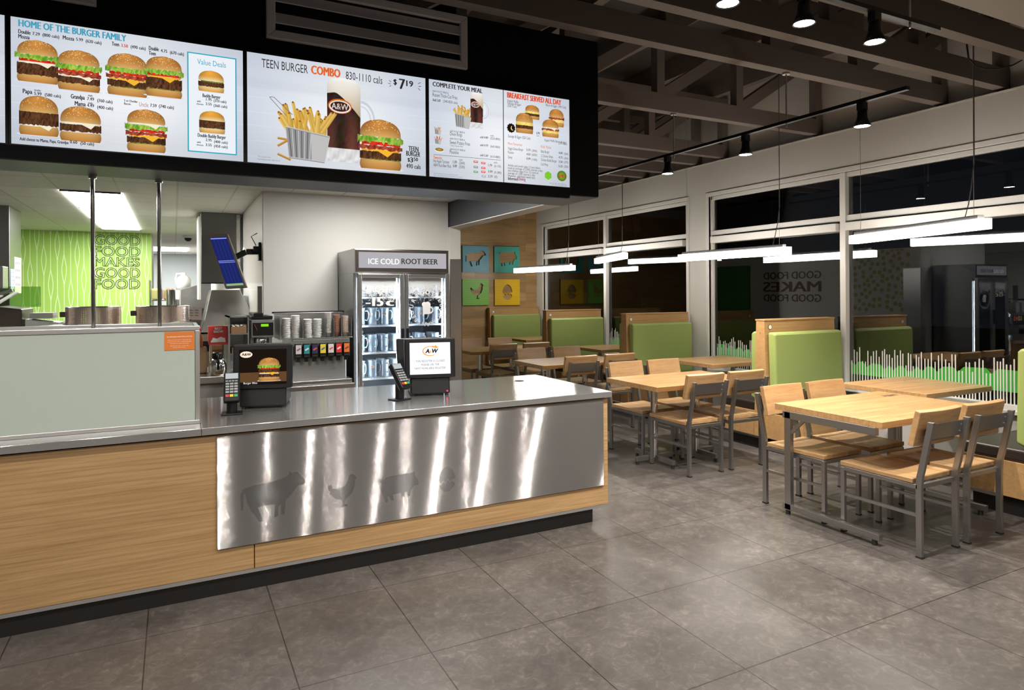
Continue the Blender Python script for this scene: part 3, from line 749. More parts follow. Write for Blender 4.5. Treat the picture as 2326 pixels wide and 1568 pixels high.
        for kind in layers:
            t = W[kind]*k_
            if kind == 'patty': s.wavy(cx - .49*w, cx + .49*w, y - t*.12, y + t*.85, lin((52, 32, 22)), lin((118, 76, 48)), t*.10, 34)
            elif kind == 'egg': s.wavy(cx - .48*w, cx + .48*w, y - t*.1, y + t*.8, lin((250, 214, 60)), lin((255, 240, 160)), t*.08, 14)
            elif kind == 'cheese':
                s.wavy(cx - .45*w, cx + .45*w, y + t*.1, y + t*.8, lin((246, 176, 40)), lin((255, 200, 70)), t*.05, 10)
                s.ngon([(cx - .12*w, y + t*.6), (cx + .34*w, y + t*.6), (cx + .16*w, y - t*1.5)], lin((250, 188, 52)))
            elif kind == 'mayo':
                s.wavy(cx - .46*w, cx + .46*w, y, y + t*.9, lin((242, 232, 205)), lin((255, 250, 235)), t*.12, 14)
                s.ngon([(cx - .05*w, y + t*.5), (cx + .36*w, y + t*.5), (cx + .24*w, y - t*1.4), (cx + .1*w, y - t*.4)], lin((248, 240, 214)))
            elif kind == 'tomato': s.wavy(cx - .44*w, cx + .47*w, y, y + t*.85, lin((196, 26, 18)), lin((240, 70, 44)), t*.06, 12)
            elif kind == 'lettuce': s.wavy(cx - .54*w, cx + .54*w, y - t*.1, y + t*.9, lin((70, 150, 30)), lin((190, 222, 92)), t*.30, 30)
            elif kind == 'bacon': s.wavy(cx - .52*w, cx + .52*w, y - t*.1, y + t*.8, lin((120, 32, 22)), lin((206, 96, 66)), t*.25, 22)
            elif kind == 'onion': s.wavy(cx - .46*w, cx + .46*w, y, y + t*.8, lin((226, 214, 226)), lin((252, 246, 250)), t*.1, 12)
            elif kind == 'pickle': s.wavy(cx - .40*w, cx + .47*w, y, y + t*.8, lin((86, 96, 30)), lin((140, 150, 58)), t*.15, 16)
            y += t*.8
        ht = z + h - y; n = 10
        def pr(t): return .5*w*(1.0 - .04*(1-t)) * max(0.0, 1 - t**2.5)**.5 if t > 0 else .47*w
        s.rows([(y + ht*i/n, cx - pr(i/n), cx + pr(i/n)) for i in range(n)] + [(y + ht, cx - .03*w, cx + .03*w)],
               lambda a, t: tuple((x*(1-min(1, t*2.2)) + g_*min(1, t*2.2))*(1 - .42*abs(2*a-1)**2.6) * (1.0 + .22*math.exp(-((a-.4)/.22)**2 - ((t-.75)/.3)**2)) for x, g_ in zip(L, G)), 12)
        if seeds:
            s.layer += 1
            nseed = 46
            for _ in range(nseed):
                t = .22 + .72*s.r.random()**.8; hw = pr(t)*.9; x = cx + s.r.uniform(-hw, hw); zz = y + ht*t; a = s.r.uniform(0, PI); l_ = w*.016
                ids = [s.pt(x + l_*math.cos(a + q*PI/2)*(1 if q % 2 == 0 else .5), zz + l_*math.sin(a + q*PI/2)*(1 if q % 2 == 0 else .5), lin((246, 226, 178))) for q in range(4)]; s.f.append(tuple(ids))
    def rootbeer(s, x0, x1, z0, z1, label=True):
        w, h = x1-x0, z1-z0
        # handle
        cx = x1 - .02*w
        for rr, c in ((1.0, lin((206, 212, 222))), (.86, lin((238, 241, 247))), (.74, lin((214, 219, 228)))):
            s.poly([(cx + .42*w*rr*math.cos(a), z0 + .52*h + .24*h*rr*math.sin(a)) for a in [-PI/2 + PI*i/16 for i in range(17)]], c)
        s.poly([(cx + .26*w*math.cos(a), z0 + .52*h + .16*h*math.sin(a)) for a in [-PI/2 + PI*i/16 for i in range(17)]], lin((236, 240, 247)))
        s.rows([(z0, x0 + .03*w, x1 - .08*w), (z0 + .05*h, x0 + .02*w, x1 - .06*w), (z0 + .17*h, x0 + .02*w, x1 - .06*w)], lambda a, t: lin(tuple(200 + 45*math.sin(7*a + 3*t)**2 for _ in range(3))), 10)
        dk, md = lin((38, 18, 15)), lin((112, 58, 46)); xr = lambda t: 1.0 if t > .5 else .95
        fo, fs = lin((222, 206, 172)), lin((252, 250, 244))
        s.grid(lambda a, t: (x0 + w*(.02 + .95*a + (.06*(1-2*a) if t > .9 else 0)), z0 + h*(.5 + .47*t + (.03*math.sin(PI*a) if t > .85 else 0))),
               lambda a, t: tuple((x*(1-t)**.8 + y*(1 - (1-t)**.8))*(1 - .16*abs(2*a-1)**3) for x, y in zip(lin((196, 170, 128)), fs)), 12, 8)
        top = lambda a: .80 + .03*math.sin(3*a) - .26*max(0, a - .25)**1.1*1.35
        s.grid(lambda a, t: (x0 + w*(.02 + (.94 - .02*(t < .5))*a), z0 + h*(.16 + (top(a) - .16)*t)),
               lambda a, t: tuple((d_ + (m_-d_)*(.5 + .5*math.sin(8*a + 1.5))*(1-t)**.6 + .02*s.r.random()) * (1 - .35*abs(2*a-1)**3) for d_, m_ in zip(dk, md)), 14, 10)
        if label:
            cx, cz = x0 + .38*w, z0 + .66*h
            s.oval(cx, cz, .335*w, .088*h, lin((222, 110, 30))); s.oval(cx, cz - .006*h, .305*w, .076*h, lin((240, 236, 230)))
            s.oval(cx, cz - .004*h, .27*w, .06*h, lin((70, 36, 26))); s.text('A&W', cx - .24*w, cz - .038*h, cx + .24*w, .07*h, lin((245, 240, 235)), .05)
    def fries(s, x0, x1, z0, z1, n=42, cols=((228, 170, 62), (248, 208, 108))):
        w, h = x1-x0, z1-z0
        for i in range(n):
            a = s.r.uniform(-.62, .62); x = x0 + w*s.r.uniform(.16, .84); z = z0 + h*s.r.uniform(.40, .55); L_ = h*s.r.uniform(.25, .5)
            k = s.r.random(); c = tuple(p*(1-k) + q*k for p, q in zip(lin(cols[0]), lin(cols[1])))
            s.bar((x, z), (x + L_*math.sin(a), z + L_*math.cos(a)), w*.062, c, tuple(q*.62 for q in c))
            s.oval(x + L_*math.sin(a), z + L_*math.cos(a), w*.02, w*.02, lin((150, 96, 40)), None, 6)
        c = [(x0 + .10*w, z0 + .56*h), (x0 + .92*w, z0 + .46*h), (x0 + .82*w, z0), (x0 + .16*w, z0 + .04*h)]
        s.ngon(c, lin((150, 150, 150)))
        for i in range(15):
            t = i/14; p = (c[0][0]*(1-t) + c[1][0]*t, c[0][1]*(1-t) + c[1][1]*t); q = (c[3][0]*(1-t) + c[2][0]*t, c[3][1]*(1-t) + c[2][1]*t)
            s.bar(p, q, w*.014, lin((88, 86, 84)) if i % 2 else lin((205, 205, 208)))
        s.ngon([(x0 + .56*w, z0 + .50*h), (x0 + .92*w, z0 + .46*h), (x0 + .82*w, z0), (x0 + .58*w, z0 + .01*h)], lin((196, 194, 192)))
        s.bar(c[0], c[1], w*.03, lin((222, 222, 226)), lin((120, 118, 118))); s.bar(c[3], c[2], w*.03, lin((215, 215, 218)), lin((110, 110, 112)))
    def finish(s, name, label=None):
        me = bpy.data.meshes.new(name); me.from_pydata(s.v, [], s.f)
        at = me.color_attributes.new('Col', 'FLOAT_COLOR', 'POINT')
        at.data.foreach_set('color', [x for c in s.c for x in (*c, 1.0)])
        me.materials.append(M['screen_art'])
        o = bpy.data.objects.new(name, me); COL.objects.link(o)
        if s.p is not None: o.parent = s.p
        if label: o['label'] = label
        s.reset(); return o
# ================================================================ service counter
YC = 3.69
t = thing('service_counter', 'long oak-fronted service counter with a brushed steel panel', 'counter', (1.0, 4.2, 0))
def rel(mb): return mb.xf(Matrix.Translation((-1.0, -4.2, 0)))
rel(MB().box(-3.2, 2.60, YC + .03, 4.66, .11, .845)).build('carcass', M['oak_front'], t)
rel(MB().box(-3.2, .366, YC, YC + .03, .125, .838)).build('front_panel', M['oak_front'], t, .001)
rel(MB().box(.371, 2.612, YC, YC + .03, .125, .838)).build('front_panel', M['oak_front'], t, .001)
rel(MB().box(2.585, 2.612, YC + .031, 4.68, .125, .838)).build('end_panel', M['oak_front'], t, .001)
rel(MB().box(-3.2, 2.612, YC - .002, YC + .03, .106, .124)).build('edge_strip', M['alu'], t)
rel(MB().box(-3.2, 2.52, 3.74, 4.62, 0, .106)).build('toe_kick', M['toe'], t)
sp = rel(MB().box(.19, 2.572, YC - .012, YC - .0005, .255, .832)).build('steel_panel', M['steel_front'], t, .002)
etch = M['steel_etched']
for nm, polys in (('etched_cow', [place(COW, .301, .367, .327, .246)]), ('etched_hen', [place(HEN, .742, .375, .166, .181)]), ('etched_pig', [place(PIG, 1.019, .366, .248, .158)]), ('etched_egg', [place(e, 1.391, .374, .104, .149) for e in EGG])):
    mb = MB()
    for poly in polys: mb.py(poly, YC - .0128, YC - .0115)
    rel(mb).build(nm, etch, t)['label'] = 'dark grey etched silhouette'

ct = thing('steel_countertop', 'continuous brushed steel worktop with a folded front edge', 'countertop', (1.0, 4.2, .848))
def relt(mb): return mb.xf(Matrix.Translation((-1.0, -4.2, -.848)))
for x0, x1 in ((-3.2, .1195), (.1205, 2.63)):
    relt(MB().box(x0, x1, 3.66, 4.72, .848, .886)).build('worktop', M['steel_top'], ct, .003)
mb = MB(); mb.cyl((2.331, 4.435, .8866), (2.331, 4.435, .8875), .035, n=24); relt(mb).build('grommet', M['rubber'], ct)

# frosted glass screen on the counter
t = thing('glass_screen', 'frosted pale green glass screen standing on the left of the counter', 'screen', (-.8, 3.83, .886))
def rels(mb): return mb.xf(Matrix.Translation((.8, -3.83, -.886)))
fr = mat('frosted_glass', (0.40, 0.455, 0.41), 0.35, spec=0.4)
rels(MB().box(-2.6, .095, 3.805, 3.815, .905, 1.375)).build('glass_panel', fr, t)
rels(MB().box(-2.6, .12, 3.80, 3.835, 1.372, 1.395)).build('top_rail', M['alu'], t, .002)
rels(MB().box(.097, .120, 3.802, 3.835, .8865, 1.372)).build('end_post', M['alu'], t, .003)
rels(MB().box(-2.6, .118, 3.80, 3.82, .8865, .906)).build('bottom_rail', M['alu'], t, .002)
rels(MB().box(.10, .118, 3.84, 4.30, .8865, 1.392)).build('end_glass', fr, t)
rels(MB().box(-2.6, .118, 4.30, 4.34, 1.33, 1.392)).build('back_rail', M['alu'], t)
# orange notice on the screen
t = thing('orange_notice', 'orange notice with white lines of text on the frosted glass screen', 'notice', (0, 3.8035, 1.3))
a, b_ = ony(373, 755, 3.803), ony(442, 794, 3.803)
MB().box(a.x, b_.x, -.001, 0, b_.z - 1.3, a.z - 1.3).build('card', mat('orange_card', (0.62, 0.17, 0.02), 0.6), t)
mb = MB(); wN = b_.x - a.x; cx = (a.x + b_.x) / 2; z = a.z - 1.3
for s, dz, h, fw in (('ALLERGEN NOTIFICATION', .028, .0062, .84), ('Please be aware that our restaurant uses', .043, .0036, .76), ('products that may contain allergens', .052, .0036, .80), ('including nuts, dairy and wheat.', .061, .0036, .62), ('Please ask your server for', .073, .0036, .60), ('more information.', .081, .0036, .42)):
    put_text(mb, s, cx - wN*fw/2, z - dz, cx + wN*fw/2, h, -.0016)
mb.build('lettering', mat('white_ink', (0.85, 0.80, 0.74), 0.6), t, fix=False)

# chrome posts from the bulkhead to the counter, carrying perforated heat shields
perf = mat('perforated_steel', (0.42, 0.36, 0.32), 0.22, 1.0)
for lab, x in (('left chrome post from the bulkhead to behind the glass screen', -.377), ('right chrome post from the bulkhead to behind the glass screen', -.069)):
    o = thing('support_post', lab, 'post', (x, 4.10, .886), group='chrome support posts')
    MB().cyl((0, 0, 0), (0, 0, 1.30), .0105, n=14).build('tube', M['chrome'], o)
    MB().cyl((0, 0, 1.285), (0, 0, 1.306), .02, n=18).build('flange', M['chrome'], o)
def shield(label, x0, x1, Y):
    cx, r = (x0 + x1) / 2, (x1 - x0) / 2
    t = thing('perforated_basket', label, 'steel basket', (cx, Y, 1.36), group='perforated steel baskets')
    m_ = mat('perforated_band', (0.80, 0.66, 0.58), 0.28, 1.0)
    # thin sheet rolled into a ring, with punched cells left open
    ncell = int(2*PI*r / .0125); zs = [0, .018]
    while zs[-1] < .10: zs += [zs[-1] + .0045, zs[-1] + .0105]
    zs += [.118]; mb = MB()
    for c in range(ncell):
        a0 = 2*PI*c/ncell; a1 = a0 + 2*PI/ncell*.40; a2 = a0 + 2*PI/ncell
        for j in range(len(zs) - 1):
            for q, (p0, p1) in enumerate(((a0, a1), (a1, a2))):
                if q == 0 and j % 2 == 1 and (c // 3) % 2 == 0 and j < len(zs) - 2: continue
                mb.add([(r*math.cos(p0), r*math.sin(p0), zs[j]), (r*math.cos(p1), r*math.sin(p1), zs[j]), (r*math.cos(p1), r*math.sin(p1), zs[j+1]), (r*math.cos(p0), r*math.sin(p0), zs[j+1])], [(0, 1, 2, 3)])
    mb.build('perforated_band', m_, t, fix=False)
    mb = MB()
    for z in (0, .118): mb.tube([(r*math.cos(2*PI*i/40), r*math.sin(2*PI*i/40), z) for i in range(41)], .003, 6)
    mb.build('rim', M['chrome'], t)
    MB().box(-r - .03, -r + .005, -.012, .012, .055, .09).build('latch', mat('brown_latch', (.10, .06, .045), .4), t, .004)
    MB().cyl((0, 0, -.005), (0, 0, .002), r, n=40).build('base', M['steel'], t)
    return t
shield('left perforated steel basket behind the glass screen', -.628, -.315, 5.15)
shield('right perforated steel basket behind the glass screen', -.23, .098, 5.15)
t = thing('kitchen_bench', 'steel kitchen bench hidden behind the glass screen under the baskets', 'bench', (-1, 5.2, 0))
MB().box(-2.2, 1.10, -.35, .35, 1.30, 1.325).build('worktop', M['steel'], t, .003)
for x in (-2.1, 1.0):
    for y in (-.3, .3): MB().box(x-.02, x+.02, y-.02, y+.02, 0, 1.30).build('leg', M['steel'], t)

# ================================================================ cash registers
logo_o = mat('logo_orange', (0.85, 0.28, 0.02), 0.5)
def logo(mbd, mbo, cx, cz, s, y):
    """slanted dark letters and an orange ring with an arrow"""
    v, f, wd = text_mesh('A', .05); v2, f2, wd2 = text_mesh('W', .05); va, fa, wa = text_mesh('&', .02)
    for (vv, ff, ww, x, h, mb) in ((v, f, wd, -.56, .42, mbd), (v2, f2, wd2, .10, .42, mbd), (va, fa, wa, -.12, .28, mbo)):
        mb.add([(cx + s*(x + p[0]*h + p[1]*.1), y, cz + s*(p[1]*h - .2)) for p in vv], ff)
    ring = []
    for i in range(25):
        a = PI*.42 + (PI*1.28)*i/24; ring.append((a, .06 + .05*math.sin(PI*i/24)))
    pts = [(1.0*math.cos(a)*.78*(1), .52*math.sin(a)) for a, _ in ring]
    out = [(cx + s*1.0*math.cos(a)*.86, cz + s*.55*math.sin(a)) for a, _ in ring]
    inn = [(cx + s*(.86 - wd_)*math.cos(a), cz + s*(.55 - wd_)*math.sin(a)) for a, wd_ in ring]
    n_ = len(out)
    mbo.add([(p[0], y, p[1]) for p in out + inn], [(i, i+1, n_+i+1, n_+i) for i in range(n_-1)])
    ax, az = out[0]
    mbo.add([(cx + s*.18, y, cz + s*.56), (cx + s*.18, y, cz + s*.44), (cx + s*.62, y, cz + s*.36), (cx + s*.62, y, cz + s*.54)], [(0, 1, 2, 3)])
    mbo.add([(cx + s*.60, y, cz + s*.30), (cx + s*.95, y, cz + s*.40), (cx + s*.56, y, cz + s*.66)], [(0, 1, 2)])

def register(label, loc, rz, closed):
    t = thing('cash_register', label, 'cash register', loc, rz, 'cash registers')
    # local frame: customer display faces -Y; base 0.27 wide
    mb = MB(); mb.px([(-.055, .012), (.25, .012), (.23, .07), (.10, .15), (-.03, .15)], -.13, .13)
    mb.build('base', M['plastic'], t, .01)
    for x in (-.11, .11):
        for y in (-.03, .22): MB().cyl((x, y, 0), (x, y, .014), .012, n=10).build('foot', M['rubber'], t)
    mb = MB(); mb.px([(.02, .12), (.12, .12), (.16, .37), (.05, .37)], -.10, .10); mb.build('column', M['plastic'], t, .01)
    # operator screen, tilted away
    mb = MB(); mb.px([(.10, .11), (.135, .10), (.30, .345), (.265, .36)], -.20, .13); mb.build('operator_screen', M['plastic'], t, .008)
    # customer display
    mb = MB(); mb.px([(-.062, .118), (-.022, .118), (.02, .375), (-.036, .375)], -.165, .165); d = mb.build('customer_display', M['plastic'], t, .008)
    sl = (-.036 + .062) / (.375 - .118)
    Y = lambda z, e: -.062 + (z - .118)*sl - e
    def onface(mb, e):
        mb.v = [(p[0], Y(p[2], e), p[2]) for p in mb.v]; return mb
    z0, z1, xw = .143, .347, .132
    if closed:
        onface(MB().add([(-xw, 0, z0), (xw, 0, z0), (xw, 0, z1), (-xw, 0, z1)], [(0, 1, 2, 3)]), .002).build('lit_screen', emis('white_screen', (.93, .95, 1), .95), d, fix=False)
        a, o = MB(), MB(); logo(a, o, 0, .292, .058, 0)
        for s, z, wd in (('THIS REGISTER IS CLOSED', .222, .19), ('PLEASE USE THE', .199, .115), ('NEXT AVAILABLE REGISTER', .176, .20)): put_text(a, s, -wd/2, z, wd/2, .0125, 0)
        onface(a, .0028).build('lettering', emis('screen_ink', (.03, .03, .035), .6), d, fix=False)
        onface(o, .0026).build('logo_ring', emis('screen_orange', (.9, .33, .02), .95), d, fix=False)
    else:
        onface(MB().add([(-xw, 0, z0), (xw, 0, z0), (xw, 0, z1), (-xw, 0, z1)], [(0, 1, 2, 3)]), .002).build('lit_screen', emis('dark_screen', (.010, .006, .004), 1), d, fix=False)
        onface(MB().add([(-xw, 0, z0 + .015), (xw, 0, z0 + .015), (xw, 0, z0 + .072), (-xw, 0, z0 + .07)], [(0, 1, 2, 3)]), .0022).build('pictured_board', emis('pictured_board', (.10, .05, .02), 1), d, fix=False)
        A_ = Art(d, lambda u, v: (u, Y(v, .0024), v), .0002, (0, -1, 0))
        A_.burger(.035, .163, .118, .135, ('patty', 'onion', 'cheese', 'patty', 'tomato', 'lettuce'))
        A_.finish('burger_picture')
        o = MB(); o.add([(-.092 + .034*math.cos(2*PI*i/24), 0, 0.318 + .0185*math.sin(2*PI*i/24)) for i in range(24)], [tuple(range(24))])
        onface(o, .0026).build('logo_oval', emis('screen_cream', (.92, .75, .6), .9), d, fix=False)
        a = MB(); put_text(a, 'A&W', -.117, .312, -.067, .014, 0, .03); onface(a, .003).build('logo_lettering', emis('screen_ink2', (.05, .03, .03), .7), d, fix=False)
        a = MB(); put_text(a, 'Burger Bliss', -.105, .148, -.03, .011, 0); onface(a, .003).build('lettering', emis('screen_white', (.85, .85, .85), .9), d, fix=False)
    if closed: MB().cyl((.11, -.058, .03), (.11, -.062, .03), .005, n=10).build('red_light', emis('red_led', (1, .02, .08), 4), t)
    return t
def terminal(label, loc, rz):
    t = thing('card_terminal', label, 'card terminal', loc, rz, 'card terminals')
    MB().box(-.055, .055, -.045, .055, 0, .01).build('base_plate', M['plastic'], t, .004)
    mb = MB(); mb.cyl((0, .005, .01), (0, .005, .115), .028, n=16); mb.build('stalk', M['plastic'], t)
    Tm = Matrix.Translation((0, 0, .148)) @ Matrix.Rotation(-.95, 4, 'X').inverted()
    mb = MB(); mb.box(-.042, .042, -.09, .09, -.02, .016); mb.xf(Tm); k = mb.build('keypad_body', M['plastic'], t, .008)
    MB().box(-.033, .033, .048, .082, .0162, .018).xf(Tm).build('keypad_screen', emis('lcd', (.62, .66, .68), .7), k)
    mb = MB()
    for j in range(4):
        for i in range(3): mb.box(-.031 + i*.022, -.013 + i*.022, .010 - j*.017, .021 - j*.017, .0162, .019)
    for i in range(4): mb.box(-.032 + i*.0165, -.019 + i*.0165, .030, .037, .0162, .0175)
    mb.xf(Tm).build('keys', mat('grey_keys', (.33, .34, .36), .5), k)
    for i, c in enumerate(((.55, .03, .05), (.75, .52, .02), (.03, .35, .12))):
        MB().box(-.031 + i*.022, -.013 + i*.022, -.066, -.051, .0162, .019).xf(Tm).build('enter_key', mat('key_colour', c, .5), k)
    return t

# ================================================================ root beer fridge
FX0, FX1, FY0, FY1, FZ = 1.325, 2.152, 5.42, 6.04, 1.927
t = thing('glass_door_fridge', 'two-door stainless fridge of frosty mugs with a lit root beer sign', 'fridge', ((FX0+FX1)/2, FY0, 0))
ox, oy = (FX0+FX1)/2, FY0
def rf(mb): return mb.xf(Matrix.Translation((-ox, -oy, 0)))
mb = MB(); mb.box(FX0, FX0 + .03, FY0 + .05, FY1, .02, FZ); mb.box(FX1 - .03, FX1, FY0 + .05, FY1, .02, FZ)
mb.box(FX0, FX1, FY1 - .03, FY1, .02, FZ); mb.box(FX0 + .03, FX1 - .03, FY0 + .05, FY1 - .03, .02, .5); mb.box(FX0 - .0015, FX1 + .0015, FY0 + .0, FY1 + .001, 1.725, FZ + .001)
rf(mb).build('cabinet', M['steel_dark'], t, .003)
liner = mat('fridge_liner', (.03, .04, .06), .4)
mb = MB(); mb.box(FX0 + .031, FX1 - .031, FY1 - .04, FY1 - .031, .5, 1.72); rf(mb).build('liner', liner, t)
rf(MB().box(1.728, 1.758, FY0 + .03, FY0 + .07, .5, 1.72)).build('centre_post', M['steel_dark'], t)
rf(MB().box(FX0 + .006, FX1 - .006, FY0 - .006, FY0 - .0005, 1.735, 1.92)).build('sign_frame', mat('brown_steel', (.11, .09, .08), .3, .8), t, .003)
sg = rf(MB().box(1.357, 2.127, FY0 - .009, FY0 - .0055, 1.768, 1.90)).build('lit_sign', emis('sign_panel', (.58, .56, .60), .62), t)
mb = MB(); a, b_ = ony(836, 600, FY0), ony(906, 601, FY0); put_text(mb, 'ICE COLD', a.x, a.z, b_.x, .046, FY0 - .0095, .012)
rf(mb).build('white_lettering', emis('sign_white', (1, .98, .97), 1.0), sg, fix=False)
mb = MB(); a, b_ = ony(911, 600, FY0), ony(993, 601, FY0); put_text(mb, 'ROOT BEER', a.x, a.z, b_.x, .046, FY0 - .0095, .02)
rf(mb).build('black_lettering', mat('sign_black', (.012, .01, .01), .5), sg, fix=False)
frost = bpy.data.materials.new('frost_film'); frost.use_nodes = True
n = N(frost); n.b.inputs['Base Color'].default_value = (.75, .76, .78, 1); n.b.inputs['Roughness'].default_value = .6
sx = n('ShaderNodeTexCoord'); spx = n('ShaderNodeSeparateXYZ'); n.l(sx.outputs['Generated'], spx.inputs[0])
edge = n.math('MAXIMUM', n.math('SUBTRACT', n.math('MULTIPLY', spx.outputs[2], 4.0), 3.15), n.math('SUBTRACT', n.math('MULTIPLY', n.math('ABSOLUTE', n.math('SUBTRACT', spx.outputs[0], .5)), 6.0), 2.62))
nz = n.noise(n.coords((60, 60, 60)), 1.0, 6, .75, 1.0)
al = n.math('GREATER_THAN', n.math('ADD', nz, n.math('MULTIPLY', edge, .42)), .655)
n.l(n.math('MULTIPLY', al, .8), n.b.inputs['Alpha'])
white_ink = mat('white_vinyl_ink', (.80, .78, .78), .6, **{'Emission Color': (1, 1, 1, 1), 'Emission Strength': 0.0})
for k, (x0, x1) in enumerate(((1.348, 1.739), (1.747, 2.150))):
    d = rf(MB().box(x0, x0 + .030, FY0 - .03, FY0 + .02, .52, 1.72).box(x1 - .036, x1, FY0 - .03, FY0 + .02, .52, 1.72).box(x0 + .03, x1 - .036, FY0 - .03, FY0 + .02, 1.684, 1.72).box(x0 + .03, x1 - .036, FY0 - .03, FY0 + .02, .52, .56)).build('door', M['steel'], t, .004)
    rf(MB().box(x0 + .03, x1 - .036, FY0 - .006, FY0 - .003, .56, 1.684)).build('door_glass', M['glass'], d)
    rf(MB().box(x0 + .031, x1 - .037, FY0 - .0085, FY0 - .0075, .57, 1.683)).build('frost_film', frost, d)
    hx = x1 - .02 if k == 0 else x0 + .015
    rf(MB().box(hx - .009, hx + .009, FY0 - .055, FY0 - .03, 1.06, 1.26)).build('handle', M['plastic'], d, .004)
    rf(MB().box(x0 + .032, x0 + .042, FY0 + .035, FY0 + .045, .56, 1.68).box(x1 - .05, x1 - .04, FY0 + .035, FY0 + .045, .56, 1.68)).build('led_strip', M['led'], t)
    mb = MB()
    if k == 0:
        put_text(mb, 'FROSTY', 1.42, 1.565, 1.655, .052, FY0 - .0095, .01); put_text(mb, '-15', 1.412, 1.452, 1.548, .072, FY0 - .0095, .045)
        put_text(mb, 'c', 1.582, 1.452, 1.634, .072*.9, FY0 - .0095, .045)
        mb.add([(1.565 + r*math.cos(2*PI*i/16), FY0 - .0095, 1.515 + r*math.sin(2*PI*i/16)) for r in (.012, .007) for i in range(16)], [(i, (i+1) % 16, 16 + (i+1) % 16, 16+i) for i in range(16)])
    else:
        cx, cz, R_ = 1.945, 1.425, .122
        for s, a0, a1 in (('OUR', 195, 150), ('ROOT', 128, 66), ('BEER', 48, -8), ('GUARANTEE', -22, -150)):
            for i, ch in enumerate(s):
                a = math.radians(a0 + (a1 - a0) * i / max(1, len(s) - 1)); v, f, wd = text_mesh(ch, .02); h = .032
                c_, s_ = math.cos(a - PI/2), math.sin(a - PI/2)
                mb.add([(cx + R_*math.cos(a) + ((p[0]-wd/2)*h*c_ - p[1]*h*s_), FY0 - .0095, cz + R_*math.sin(a) + ((p[0]-wd/2)*h*s_ + p[1]*h*c_)) for p in v], f)
        mug = [(-.035, -.05), (.03, -.05), (.033, .012), (.034, .03), (.028, .05), (.01, .058), (-.012, .054), (-.03, .056), (-.045, .042), (-.044, .025), (-.038, .02)]
        mb.add([(cx + x, FY0 - .0095, cz + z) for x, z in mug], [tuple(range(len(mug)))])
        hd = [(.03 + (.030)*math.cos(a), -.015 + .03*math.sin(a)) for a in [PI/2 - PI*i/10 for i in range(11)]]; hi = [(.03 + .018*math.cos(a), -.015 + .018*math.sin(a)) for a in [PI/2 - PI*i/10 for i in range(11)]]
        mb.add([(cx + x, FY0 - .0095, cz + z) for x, z in hd + hi], [(i, i+1, 12+i, 11+i) for i in range(10)])
    rf(mb).build('door_lettering', white_ink, d, fix=False)
SHELF = [1.527, 1.288, 1.060, .843]
wire = mat('white_wire', (.75, .76, .78), .4)
for z in SHELF:
    mb = MB()
    for (x0, x1) in ((1.362, 1.725), (1.76, 2.118)):
        mb.box(x0, x1, FY0 + .055, FY0 + .062, z - .014, z); mb.box(x0, x1, FY0 + .50, FY0 + .507, z - .008, z)
        for i in range(17):
            x = x0 + (x1 - x0) * i / 16; mb.box(x - .002, x + .002, FY0 + .06, FY0 + .50, z - .006, z)
    rf(mb).build('wire_shelf', wire, t)
# frosty mugs
def make_mug():
    t = thing('glass_mug', 'mug', 'mug')
    MB().lathe([(0, .001), (.034, .001), (.036, .02), (.035, .075), (.037, .13), (.039, .148), (.036, .148), (.033, .13), (.031, .078), (.031, .022), (0, .020)], n=14).build('glass_body', M['mug_glass'], t)
    MB().tube([(.033, 0, .118), (.055, 0, .122), (.066, 0, .10), (.064, 0, .065), (.05, 0, .042), (.033, 0, .045)], .0055, 6).build('handle', M['mug_glass'], t)
    v, f, wd = text_mesh('A&W', .02); k = .040 / wd
    mb = MB(); el = [(.021*math.cos(2*PI*i/16), .012*math.sin(2*PI*i/16)) for i in range(16)]
    bend = lambda x, z, e: (x, -math.sqrt(max(0, (.0385 + e)**2 - x*x)), z + .095)
    mb.add([bend(x, z, .0002) for x, z in el], [tuple(range(16))]); mb.build('printed_oval', mat('mug_print', (.70, .42, .28), .5), t, fix=False)
    return t
m0 = make_mug(); first = True
names = ['top shelf', 'second shelf', 'third shelf', 'bottom shelf']
rnd = random.Random(11)
for si, z in enumerate(SHELF):
    for di, (x0, x1, dn) in enumerate(((1.405, 1.70, 'left'), (1.80, 2.06, 'right'))):
        nx_ = 4 if di == 0 else 3
        if si == 3 and di == 1: nx_ = 3
        for i in range(nx_):
            for j in range(2):
                x = x0 + (x1 - x0) * i / (nx_ - 1) + rnd.uniform(-.003, .003); y = FY0 + .115 + .11*j
                lab = 'frosty glass mug on the %s behind the %s fridge door' % (names[si], dn); rz = rnd.uniform(-.9, .5) - .8
                if first: o = m0; first = False; o.location = (x, y, z); o.rotation_euler.z = rz; o['label'] = lab
                else: o = dup(m0, (x, y, z), rz, lab)
                o['group'] = 'frosty mugs on the %s, %s door' % (names[si], dn)

# ================================================================ back counter with drinks equipment
t = thing('back_counter', 'steel-topped oak back counter under the drinks machines', 'counter', (.7, 5.7, 0))
def rb(mb, z=0): return mb.xf(Matrix.Translation((-.7, -5.7, -z)))
rb(MB().box(.702, 1.30, 5.33, 6.045, .795, .835)).build('worktop', M['steel'], t, .003)
rb(MB().box(.10, .70, 5.30, 6.045, .905, .955)).build('raised_worktop', M['steel'], t, .003)
rb(MB().box(.12, .70, 5.36, 6.04, .795, .905)).build('open_shelf_box', M['steel_dark'], t)
rb(MB().box(.12, 1.28, 5.38, 6.04, .10, .795)).build('cabinet', M['oak_front'], t)
rb(MB().box(.16, 1.26, 5.42, 6.0, 0, .10)).build('toe_kick', M['toe'], t)
